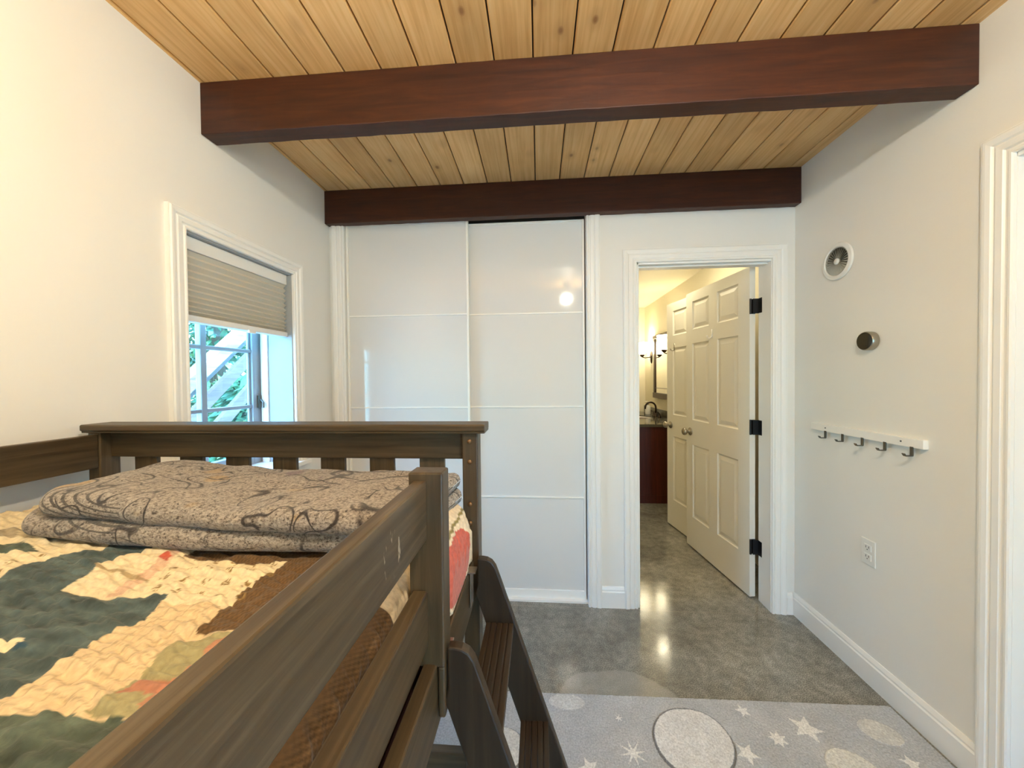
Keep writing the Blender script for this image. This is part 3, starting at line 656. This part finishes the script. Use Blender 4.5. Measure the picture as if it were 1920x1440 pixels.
def paint(key, col, a=1.0):
    mk = inpoly(wx, wy, QP[key]); C[mk] = C[mk]*(1-a)+np.array(col)*a; return mk
# lattice of far, unseen and half-hidden patches
par = (np.floor((UU+YY)/0.16)+np.floor((UU-YY)/0.16)) % 3
C[(YY > 0.70) & (par == 0) & (UU > -0.93)] = blue; C[YY < 0.26] = blue
C[(YY < 0.12) & (par == 1)] = cream2
paint('cream_tl', cream*1.05); paint('green_strip', teal); paint('grey_patch', (0.36, 0.30, 0.20)); mk = paint('blueA', blue)
paint('tri', cream*1.1); paint('bluespot', (0.02, 0.055, 0.085)); paint('dots', cream)
paint('pink', (0.62, 0.36, 0.26), 0.65); paint('redspot', (0.50, 0.10, 0.06)); paint('line', (0.30, 0.21, 0.10), 0.8)
br = paint('brown', (0.125, 0.072, 0.032)); paint('sage', (0.34, 0.31, 0.17)); paint('rband', (0.42, 0.15, 0.10), 0.8); paint('rstripe', (0.50, 0.21, 0.13), 0.8); paint('blueB', teal)
isblue = (C.sum(-1) < 0.3) & ~br
C[isblue] = C[isblue]*(0.35+1.5*fbm(UU*22, YY*60, 3)[..., None][isblue])  # crinkle highlights and shadows put into the blue as streaky tone
# crossed brown-thread plaid of the cream strip; sprigs on the dotted strip
crm = (C[..., 0] > 0.55) & (UU > -0.60) & (YY < 0.50)
pl = ((np.abs(((YY+UU*0.15+warp*0.5) % 0.0185)-0.009) < 0.0011) | (np.abs(((UU-YY*0.1+warp*0.4) % 0.030)-0.015) < 0.0011)) & crm
C[pl] = C[pl]*0.72
dots = inpoly(wx, wy, QP['dots']) | inpoly(wx, wy, QP['cream_tl'])
cx = (UU+0.5*(np.floor(YY/0.030) % 2)*0.036) % 0.036-0.018; cy = YY % 0.030-0.015
sprig = dots & (np.hypot(cx, cy) < 0.0065) & (vnoise(UU*420, YY*420) > 0.50)
C[sprig] = (0.25, 0.16, 0.06)
# brown waffle weave
wv = (np.sin(UU*PI/0.0035)*np.sin(YY*PI/0.0052))
C[br] = C[br]*(1+0.45*wv[..., None][br])
# the side that shows beside the ladder: cream with a red patch
op = side & (YY > 0.60); C[op] = np.array((0.70, 0.60, 0.44))
rd = op & (((s-0.105)/0.062)**2+((YY-0.76)/0.115)**2 < 1); C[rd] = (0.50, 0.115, 0.085)
ln = op & (np.abs(s-0.035) < 0.003) & (YY > 0.6); C[ln] = (0.24, 0.20, 0.08)
fl = op & (s > 0.15) & (vnoise(UU*260, YY*260) > 0.80); C[fl] = (0.20, 0.16, 0.08)
op2 = (UU > -0.30) & (YY > 0.515) & (YY <= 0.60); C[op2] = (0.66, 0.55, 0.38)
br2 = (UU > -0.31) & (YY <= 0.515) & (YY > 0.20); C[br2] = np.array((0.125, 0.072, 0.032))*(1+0.45*wv[..., None][br2])
V = np.stack([X, YY, Z], -1)
q = grid_mesh('patchwork_quilt', V, C, 'quilt_cloth'); md = q.modifiers.new('thick', 'SOLIDIFY'); md.thickness = 0.008; md.offset = -1
tag(q, 'crinkled patchwork quilt of dark blue, cream and brown pieces spread on the bed', 'quilt')

# ------------------------------------------------------------------ folded fleece blanket
def fold_slab(x0, x1, y0, y1, z0, th, seed, skew=0.0):
    nu, nv = 220, 150
    rng = np.random.RandomState(seed); uu = np.linspace(0, 1, nu)
    # profile around: bottom back -> bottom front -> round nose -> top back
    L = y1-y0; r = th/2; tot = 2*L+PI*r; sv = np.linspace(0, tot, nv)
    py = np.where(sv < L, y1-sv, np.where(sv < L+PI*r, y0-r*np.sin((sv-L)/r)*1.15, y0+(sv-L-PI*r)))
    pz = np.where(sv < L, -r, np.where(sv < L+PI*r, -r*np.cos((sv-L)/r), r))
    Ux, S_ = np.meshgrid(uu, sv, indexing='ij'); Y = np.broadcast_to(py, Ux.shape).copy(); Zc = np.broadcast_to(pz, Ux.shape).copy()
    tp = np.clip(np.minimum(Ux, 1-Ux)/0.026, 0, 1); tp = np.sqrt(1-(1-tp)**2)
    Zc = Zc*(0.05+0.95*tp); x = x0+(x1-x0)*Ux
    nz = fbm(x*5+seed, Y*6+seed, 3)-0.5; nz2 = fbm(x*20+seed, Y*20, 2)-0.5
    top = np.clip(Zc/r, 0, 1)
    zc = z0+r+Zc+top*(nz*0.030+nz2*0.006)+(zq(x)-1.04)*0.75
    yy = Y+(fbm(x*4+seed*3, x*0+seed, 3)-0.5)*0.035*np.clip((y1-Y)/0.1, 0, 1)+nz2*0.004
    rc = np.clip(1-np.minimum(Ux, 1-Ux)/0.09, 0, 1)**2
    yy = yy+rc*0.055*np.clip((y1-Y)/(y1-y0), 0, 1)
    x = x+(Y-y0)*skew+nz2*0.004
    return np.stack([x, yy, zc], -1)
bk = thing('folded_blanket', 'thick grey-brown fleece blanket with drawn animals, folded across the quilt', 'blanket', (-0.6, 0.8, 1.05))
A = fold_slab(-1.060, -0.228, 0.648, 0.915, 1.051, 0.043, 3, 0.10)
Bt = fold_slab(-1.022, -0.232, 0.640, 0.918, 1.092, 0.044, 8, 0.10)
g = grid_mesh('lower_fold', A, None, 'blanket_fleece', bk); g2 = grid_mesh('upper_fold', Bt, None, 'blanket_fleece', bk)

# ------------------------------------------------------------------ ladder
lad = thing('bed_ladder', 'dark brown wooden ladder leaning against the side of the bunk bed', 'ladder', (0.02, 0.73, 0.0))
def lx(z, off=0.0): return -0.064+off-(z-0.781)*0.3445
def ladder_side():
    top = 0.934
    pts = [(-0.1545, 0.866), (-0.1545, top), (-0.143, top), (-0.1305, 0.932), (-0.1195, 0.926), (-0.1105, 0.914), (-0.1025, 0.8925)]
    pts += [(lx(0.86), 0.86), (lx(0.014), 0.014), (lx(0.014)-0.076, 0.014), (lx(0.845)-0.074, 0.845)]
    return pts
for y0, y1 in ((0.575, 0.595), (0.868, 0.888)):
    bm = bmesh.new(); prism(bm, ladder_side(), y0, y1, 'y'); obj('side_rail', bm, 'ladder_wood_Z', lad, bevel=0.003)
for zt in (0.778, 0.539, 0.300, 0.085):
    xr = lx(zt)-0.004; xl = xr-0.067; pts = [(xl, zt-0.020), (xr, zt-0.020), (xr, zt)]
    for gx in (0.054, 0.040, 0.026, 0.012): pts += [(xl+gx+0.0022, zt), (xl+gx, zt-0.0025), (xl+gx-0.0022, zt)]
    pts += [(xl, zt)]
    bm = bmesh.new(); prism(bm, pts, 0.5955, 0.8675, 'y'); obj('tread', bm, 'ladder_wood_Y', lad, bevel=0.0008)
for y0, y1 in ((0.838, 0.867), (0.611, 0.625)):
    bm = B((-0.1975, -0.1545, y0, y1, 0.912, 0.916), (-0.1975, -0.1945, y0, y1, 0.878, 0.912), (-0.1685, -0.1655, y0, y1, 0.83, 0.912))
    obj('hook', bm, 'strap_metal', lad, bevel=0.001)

# ------------------------------------------------------------------ rug
RX0, RX1, RY0, RY1 = -0.62, 1.432, 0.10, 1.548
gx = np.linspace(RX0, RX1, 820); gy = np.concatenate([np.linspace(RY0, 1.14, 120, endpoint=False), np.linspace(1.14, RY1, 190)]); GX, GY = np.meshgrid(gx, gy, indexing='ij')
GYY = GY+0.026*(GX+0.006)/1.44*np.clip((GY-0.5)/1.0, 0, 1)
C = np.ones(GX.shape+(3,))*np.array((0.44, 0.45, 0.45)); H = 0.011+0.0022*(vnoise(GX*160, GYY*160)-0.5)+0.0015*(vnoise(GX*40, GYY*40)-0.5)
C *= (0.88+0.26*fbm(GX*14, GYY*14, 3))[..., None]
def oval(cx, cy, a, b, rot, col):
    global C, H
    dx, dy = GX-cx, GYY-cy; u = dx*math.cos(rot)+dy*math.sin(rot); v = -dx*math.sin(rot)+dy*math.cos(rot)
    d = np.sqrt((u/a)**2+(v/b)**2); d = d+(fbm(GX*12, GYY*12, 2)-0.5)*0.03; mk = d < 1
    C[mk] = np.array(col)*(0.9+0.2*fbm(GX*30, GYY*30, 2))[..., None][mk]
    ed = np.abs(d-1) < (0.028 if a > 0.11 else 0.0); C[ed] = np.array((0.23, 0.235, 0.24)); H = np.where(mk, H+0.003, np.where(ed, H-0.004, H))
def star(cx, cy, r, rot, col=(0.74, 0.73, 0.68), n=5, inner=0.42):
    global C, H
    poly = [(cx+math.cos(rot+i*PI/n)*r*(1 if i % 2 == 0 else inner), cy+math.sin(rot+i*PI/n)*r*(1 if i % 2 == 0 else inner)) for i in range(2*n)]
    mk = inpoly(GX, GYY, poly); C[mk] = np.array(col); H = np.where(mk, H+0.0015, H)
oval(0.565, 1.372, 0.150, 0.128, 0.5, (0.66, 0.655, 0.63)); oval(1.288, 1.450, 0.066, 0.050, -0.3, (0.58, 0.57, 0.52)); oval(1.075, 1.290, 0.085, 0.085, 0.3, (0.64, 0.63, 0.57))
oval(0.105, 1.505, 0.075, 0.036, 0.0, (0.60, 0.60, 0.57)); oval(-0.18, 1.29, 0.12, 0.09, 0.2, (0.64, 0.63, 0.58)); oval(0.15, 1.02, 0.14, 0.12, 0, (0.60, 0.60, 0.57)); oval(1.0, 0.85, 0.13, 0.11, 0.4, (0.6, 0.6, 0.56))
star(1.020, 1.448, 0.060, 1.1); star(0.818, 1.510, 0.030, 0.5); star(0.885, 1.400, 0.034, 0.3, n=7, inner=0.5); star(0.740, 1.338, 0.042, 0.9); star(1.293, 1.338, 0.034, 0.2)
star(0.33, 1.312, 0.050, 0.2, n=8, inner=0.25); star(0.307, 1.445, 0.018, 0.2, n=6, inner=0.3); star(0.165, 1.250, 0.040, 0.7); star(0.86, 1.17, 0.05, 0.1); star(-0.02, 1.38, 0.04, 0.4); star(0.44, 1.12, 0.045, 0.5)
edge = np.minimum(np.minimum(GX-RX0, RX1-GX), np.minimum(GY-RY0, RY1-GY)); H = H*np.clip(edge/0.006+0.35, 0, 1)
V = np.stack([GX, GYY, H], -1)
V[0, :, 2] = V[-1, :, 2] = 0.0005; V[:, 0, 2] = V[:, -1, 2] = 0.0005
rug = grid_mesh('area_rug', V, C, 'rug_pile'); tag(rug, 'pale grey rug with cream planets and stars lying on the concrete floor', 'rug')

# ------------------------------------------------------------------ things on the right wall
hr = thing('coat_rack', 'white wall-mounted wooden bar with five dark metal hooks', 'coat rack', (XR, 1.74, 1.107))
obj('rack_board', B((XR-0.020, XR, 1.461, 2.021, 1.091, 1.127)), 'trim_white', hr, bevel=0.002)
for y in (1.925, 1.545):
    bm = bmesh.new(); lathe(bm, [(0.0035, 0.0003), (0.0035, 0.0012)], (XR-0.020, y, 1.110), (-1, 0, 0), 12); obj('screw', bm, 'plastic_slot', hr)
for y in (1.925, 1.822, 1.717, 1.612, 1.503):
    bm = bmesh.new(); P_ = [(XR-0.018, 1.095), (XR-0.018, 1.063), (XR-0.020, 1.058), (XR-0.045, 1.058), (XR-0.052, 1.068), (XR-0.049, 1.070), (XR-0.0435, 1.0615), (XR-0.022, 1.0615), (XR-0.0215, 1.063), (XR-0.0215, 1.095)]
    prism(bm, P_, y-0.0065, y+0.0065, 'y'); obj('hook', bm, 'hook_metal', hr, bevel=0.0006)

th = thing('thermostat', 'round steel thermostat with black face on the right wall', 'thermostat', (XR, 1.697, 1.525))
bm = bmesh.new(); lathe(bm, [(0.036, 0), (0.041, 0.003), (0.0415, 0.026), (0.039, 0.030), (0.036, 0.031)], (XR, 1.697, 1.525), (-1, 0, 0), 48); smooth_by_angle(obj('thermostat_ring', bm, 'nickel', th, smooth=True))
bm = bmesh.new(); lathe(bm, [(0.0375, 0.029), (0.0375, 0.032), (0.030, 0.034), (0.002, 0.0345)], (XR, 1.697, 1.525), (-1, 0, 0), 48); mat('thermo_face', (0.02, 0.018, 0.014), 0.12); smooth_by_angle(obj('thermostat_face', bm, 'thermo_face', th, smooth=True))

vt = thing('air_vent', 'round white air vent with radial grille high on the right wall', 'vent', (XR, 1.875, 1.930))
vc = (XR, 1.875, 1.930)
bm = bmesh.new(); lathe(bm, [(0.066, 0.001), (0.088, 0.001), (0.090, 0.004), (0.086, 0.010), (0.072, 0.013), (0.068, 0.010), (0.066, 0.001)], vc, (-1, 0, 0), 64, cap=False); smooth_by_angle(obj('vent_ring', bm, 'vent_white', vt, smooth=True), 40)
bm = bmesh.new(); lathe(bm, [(0.067, 0.001), (0.067, 0.002)], vc, (-1, 0, 0), 48); obj('vent_back', bm, 'vent_fin', vt)
bm = bmesh.new()
for i in range(28):
    a = 2*PI*i/28; ca, sa = math.cos(a), math.sin(a); tw = 0.0075
    for r0, r1 in ((0.014, 0.067),):
        p = [(r0, -0.0008), (r1, -tw*0.6)]; v = []
        for (r, off), d in ((p[0], 0.003), (p[1], 0.003), ((r1, tw*0.6), 0.009), ((r0, 0.0008), 0.009)):
            v.append(bm.verts.new((XR-d, vc[1]+r*ca-off*sa, vc[2]+r*sa+off*ca)))
        bm.faces.new(v)
for rr_ in (0.065,):
    lathe(bm, [(rr_-0.0008, 0.006), (rr_+0.0008, 0.006), (rr_+0.0008, 0.009), (rr_-0.0008, 0.009), (rr_-0.0008, 0.006)], vc, (-1, 0, 0), 48, cap=False)
obj('vent_grille', bm, 'vent_blade', vt)
bm = bmesh.new(); lathe(bm, [(0.0145, 0.002), (0.0145, 0.011), (0.010, 0.013), (0.001, 0.0135)], vc, (-1, 0, 0), 24); obj('vent_hub', bm, 'vent_white', vt, smooth=True)

ou = thing('power_outlet', 'white duplex power outlet low on the right wall', 'outlet', (XR, 1.703, 0.585))
obj('cover_plate', B((XR-0.006, XR, 1.668, 1.738, 0.528, 0.643)), 'plastic_white', ou, bevel=0.003)
for z in (0.606, 0.565):
    r_ = obj('socket', B((XR-0.0085, XR-0.005, 1.686, 1.720, z-0.014, z+0.014)), 'plastic_white', ou, bevel=0.003)
    obj('socket_slot', B((XR-0.0090, XR-0.0084, 1.695, 1.6975, z-0.002, z+0.008), (XR-0.0090, XR-0.0084, 1.7085, 1.711, z-0.002, z+0.008), (XR-0.0090, XR-0.0084, 1.7005, 1.7055, z-0.010, z-0.006)), 'plastic_slot', r_).matrix_parent_inverse = Matrix.Identity(4)
for o in ou.children:
    for c_ in o.children: c_.matrix_parent_inverse = Matrix.Identity(4)

# ------------------------------------------------------------------ bedroom lamps
rl = thing('globe_lamp', 'small lamp hanging from the ceiling above the viewer', 'lamp', (0.35, -0.02, ZC))
bm = bmesh.new(); lathe(bm, [(0.055, 0.0), (0.055, -0.012), (0.03, -0.02), (0.016, -0.03), (0.016, -0.125), (0.022, -0.13), (0.020, -0.140)], (0.35, -0.02, ZC), (0, 0, 1), 32); obj('lamp_holder', bm, 'bronze', rl, smooth=True)
wl = thing('wall_lamp', 'bronze swing-arm lamp with an added reflection shield on the left wall above the bed', 'lamp', (XL, 0.15, 1.90))
LX, LY, LZ = -0.75, 0.15, 2.03
bm = bmesh.new()      # curved shield added to keep the bulb's reflection off the closet glass
prev = None
for a in np.linspace(math.radians(35), math.radians(103), 18):
    p = [bm.verts.new((LX+r_*math.cos(a), LY+r_*math.sin(a), z_)) for r_, z_ in ((0.125, 1.86), (0.128, 1.86), (0.128, 2.052), (0.125, 2.052))]
    if prev:
        for q_ in range(4): bm.faces.new((prev[q_], prev[(q_+1) % 4], p[(q_+1) % 4], p[q_]))
    else: bm.faces.new(p)
    prev = p
bm.faces.new(prev[::-1])
tube(bm, [(LX, LY, 1.90), (LX+0.07, LY+0.10, 1.90)], 0.005, 6); obj('reflection_shield', bm, 'bronze', wl)
bm = bmesh.new(); lathe(bm, [(0.018, -0.13), (0.020, -0.12), (0.020, -0.06), (0.016, -0.055)], (LX, LY, LZ), (0, 0, 1), 20); obj('lamp_socket', bm, 'bronze', wl, smooth=True)
bm = bmesh.new(); lathe(bm, [(0.05, 0), (0.05, 0.015), (0.02, 0.02)], (XL, LY, 1.90), (1, 0, 0), 24); tube(bm, [(XL+0.015, LY, 1.90), (LX, LY, 1.90)], 0.008, 8); obj('lamp_arm', bm, 'bronze', wl)

# ------------------------------------------------------------------ bathroom
struct('wall_bathroom_right', B((BX1, BX1+0.1, YB2, BY1+0.1, 0, BZC+0.05)), 'bath_paint')
struct('wall_bathroom_back', B((BX0-0.1, BX1, BY1, BY1+0.1, 0, BZC+0.05)), 'bath_paint')
struct('wall_bathroom_left', B((BX0-0.1, BX0, YB2, BY1, 0, BZC+0.05)), 'bath_paint')
struct('ceiling_bathroom', B((BX0-0.1, BX1+0.1, YB2, BY1+0.1, BZC, BZC+0.08)), 'bath_paint')
struct('wall_bathroom_front', B((DX1+0.013, BX1, YB2-0.001, YB2+0.0, 0, BZC)), 'bath_paint')

va_ = thing('bathroom_vanity', 'dark cherry-wood vanity cabinet with black stone top in the bathroom', 'vanity', (1.28, 4.6, 0))
VX0, VX1, VY0, VY1 = 1.02, BX1-0.002, 3.99, 5.46
obj('cabinet_body', B((VX0, VX1, VY0, VY1, 0.09, 0.835)), 'vanity_wood', va_, bevel=0.002)
obj('toe_kick', B((VX0+0.05, VX1, VY0, VY1, 0.0, 0.09)), 'vanity_wood', va_)
bm = bmesh.new()
# countertop with an oval cut for the basin
OX, OY, OA, OB = 1.29, 4.72, 0.15, 0.20; n = 48
ring_in = [(OX+OA*math.cos(2*PI*i/n), OY+OB*math.sin(2*PI*i/n)) for i in range(n)]
def to_rect(i):
    a = 2*PI*i/n; c_, s_ = math.cos(a), math.sin(a)
    tx = ((VX1-OX) if c_ > 0 else (OX-(VX0-0.02)))/max(abs(c_), 1e-6); ty = ((VY1-OY) if s_ > 0 else (OY-(VY0-0.02)))/max(abs(s_), 1e-6); t_ = min(tx, ty)
    return (OX+c_*t_, OY+s_*t_)
ring_out = [to_rect(i) for i in range(n)]
L4 = [[bm.verts.new((x_, y_, z_)) for x_, y_ in rg] for rg, z_ in ((ring_in, 0.865), (ring_out, 0.865), (ring_out, 0.8355), (ring_in, 0.8355))]
for a, b in ((0, 1), (1, 2), (2, 3), (3, 0)):
    for i in range(n): bm.faces.new((L4[a][i], L4[a][(i+1) % n], L4[b][(i+1) % n], L4[b][i]))
obj('countertop', bm, 'stone_top', va_)
bm = bmesh.new(); rings = []
for kf, z_ in ((1.0, 0.853), (0.97, 0.83), (0.85, 0.78), (0.55, 0.745), (0.1, 0.738)): rings.append([bm.verts.new((OX+(x_-OX)*kf, OY+(y_-OY)*kf, z_)) for x_, y_ in ring_in])
for a, b in zip(rings, rings[1:]):
    for i in range(n): bm.faces.new((a[i], a[(i+1) % n], b[(i+1) % n], b[i]))
bm.faces.new(rings[-1]); obj('basin', bm, 'porcelain', va_, smooth=True)
obj('backsplash', B((VX1-0.018, VX1, VY0-0.018, VY1, 0.8655, 0.955)), 'stone_top', va_)

fa = thing('faucet', 'dark bronze gooseneck faucet on the black vanity top', 'faucet', (1.49, 4.72, 0.865))
bm = bmesh.new(); lathe(bm, [(0.028, 0.0), (0.028, 0.008), (0.018, 0.02), (0.014, 0.05)], (1.49, 4.72, 0.8655), (0, 0, 1), 20)
tube(bm, [(1.49, 4.72, 0.90)]+[(1.425+0.065*math.cos(a), 4.72, 0.985+0.065*math.sin(a)) for a in np.linspace(0, PI, 12)]+[(1.358, 4.72, 0.965)], 0.011, 12); obj('spout', bm, 'bronze', fa, smooth=True)
for dy in (-0.10, 0.10):
    bm = bmesh.new(); lathe(bm, [(0.026, 0), (0.026, 0.006), (0.014, 0.018), (0.012, 0.045), (0.006, 0.055)], (1.50, 4.72+dy, 0.8655), (0, 0, 1), 16); tube(bm, [(1.50, 4.72+dy, 0.915), (1.47, 4.72+dy*1.3, 0.935)], 0.007, 8); obj('faucet_handle', bm, 'bronze', fa, smooth=True)
sp = thing('soap_dispenser', 'small pale soap bottle with pump behind the faucet', 'bottle', (1.48, 5.02, 0.8655))
bm = bmesh.new(); lathe(bm, [(0.034, 0), (0.036, 0.01), (0.036, 0.10), (0.028, 0.118), (0.012, 0.125)], (1.48, 5.02, 0.8655), (0, 0, 1), 20); obj('bottle_body', bm, 'plastic_white', sp, smooth=True)
bm = bmesh.new(); lathe(bm, [(0.011, 0.12), (0.011, 0.145), (0.004, 0.15), (0.004, 0.175)], (1.48, 5.02, 0.8655), (0, 0, 1), 12); tube(bm, [(1.48, 5.02, 1.040), (1.44, 5.02, 1.040)], 0.005, 8); obj('pump', bm, 'nickel', sp)

mi = thing('wall_mirror', 'tall dark-framed mirror above the bathroom vanity', 'mirror', (BX1, 4.71, 1.11))
fx = BX1-0.025
obj('mirror_frame', B((fx, BX1, 4.41, 4.465, 1.10, 1.905), (fx, BX1, 4.955, 5.01, 1.10, 1.905), (fx-0.004, BX1, 4.395, 5.025, 1.095, 1.165), (fx-0.004, BX1, 4.395, 5.025, 1.88, 1.925)), 'mirror_frame', mi, bevel=0.003)
obj('mirror_glass', B((BX1-0.012, BX1-0.006, 4.46, 4.96, 1.16, 1.885)), 'mirror', mi)
obj('mirror_bar', B((BX1-0.016, BX1-0.0115, 4.465, 4.955, 1.225, 1.231)), 'mirror_frame', mi)

def sconce(y, label):
    t = thing('wall_sconce', label, 'wall lamp', (BX1, y, 1.65), 'bathroom sconces beside the mirror')
    bm = bmesh.new(); lathe(bm, [(0.042, 0), (0.044, 0.006), (0.034, 0.016), (0.012, 0.02)], (BX1, y, 1.65), (-1, 0, 0), 24)
    for v in bm.verts: v.co.z = 1.65+(v.co.z-1.65)*2.0
    obj('wall_plate', bm, 'bronze', t, smooth=True)
    bm = bmesh.new(); tube(bm, [(BX1-0.018, y, 1.65), (BX1-0.09, y, 1.642), (1.455, y, 1.648), (1.445, y, 1.665)], 0.007, 8)
    lathe(bm, [(0.010, -0.02), (0.030, 0.0), (0.034, 0.012), (0.030, 0.02)], (1.445, y, 1.672), (0, 0, 1), 20); obj('arm', bm, 'bronze', t, smooth=True)
    bm = bmesh.new(); lathe(bm, [(0.036, 0.0), (0.052, 0.03), (0.066, 0.09), (0.080, 0.162), (0.077, 0.162), (0.062, 0.09), (0.048, 0.03), (0.02, 0.006)], (1.445, y, 1.692), (0, 0, 1), 28, cap=False); obj('glass_shade', bm, 'lamp_shade_glass', t, smooth=True)
sconce(5.15, 'glowing glass sconce left of the bathroom mirror, furthest from the doorway')
sconce(4.27, 'glowing glass sconce right of the bathroom mirror, partly behind the white doors')
cl = thing('ceiling_light', 'glowing flush ceiling light at the top of the doorway', 'ceiling light', (1.05, 3.10, BZC))
bm = bmesh.new(); lathe(bm, [(0.165, 0.0), (0.165, 0.018)], (1.05, 3.10, BZC-0.018), (0, 0, 1), 32); obj('light_base', bm, 'bronze', cl)
bm = bmesh.new(); lathe(bm, [(0.155, 0.0), (0.14, -0.03), (0.10, -0.055), (0.05, -0.068), (0.004, -0.072)], (1.05, 3.10, BZC-0.018), (0, 0, 1), 32); obj('light_dome', bm, 'diffuser', cl, smooth=True)
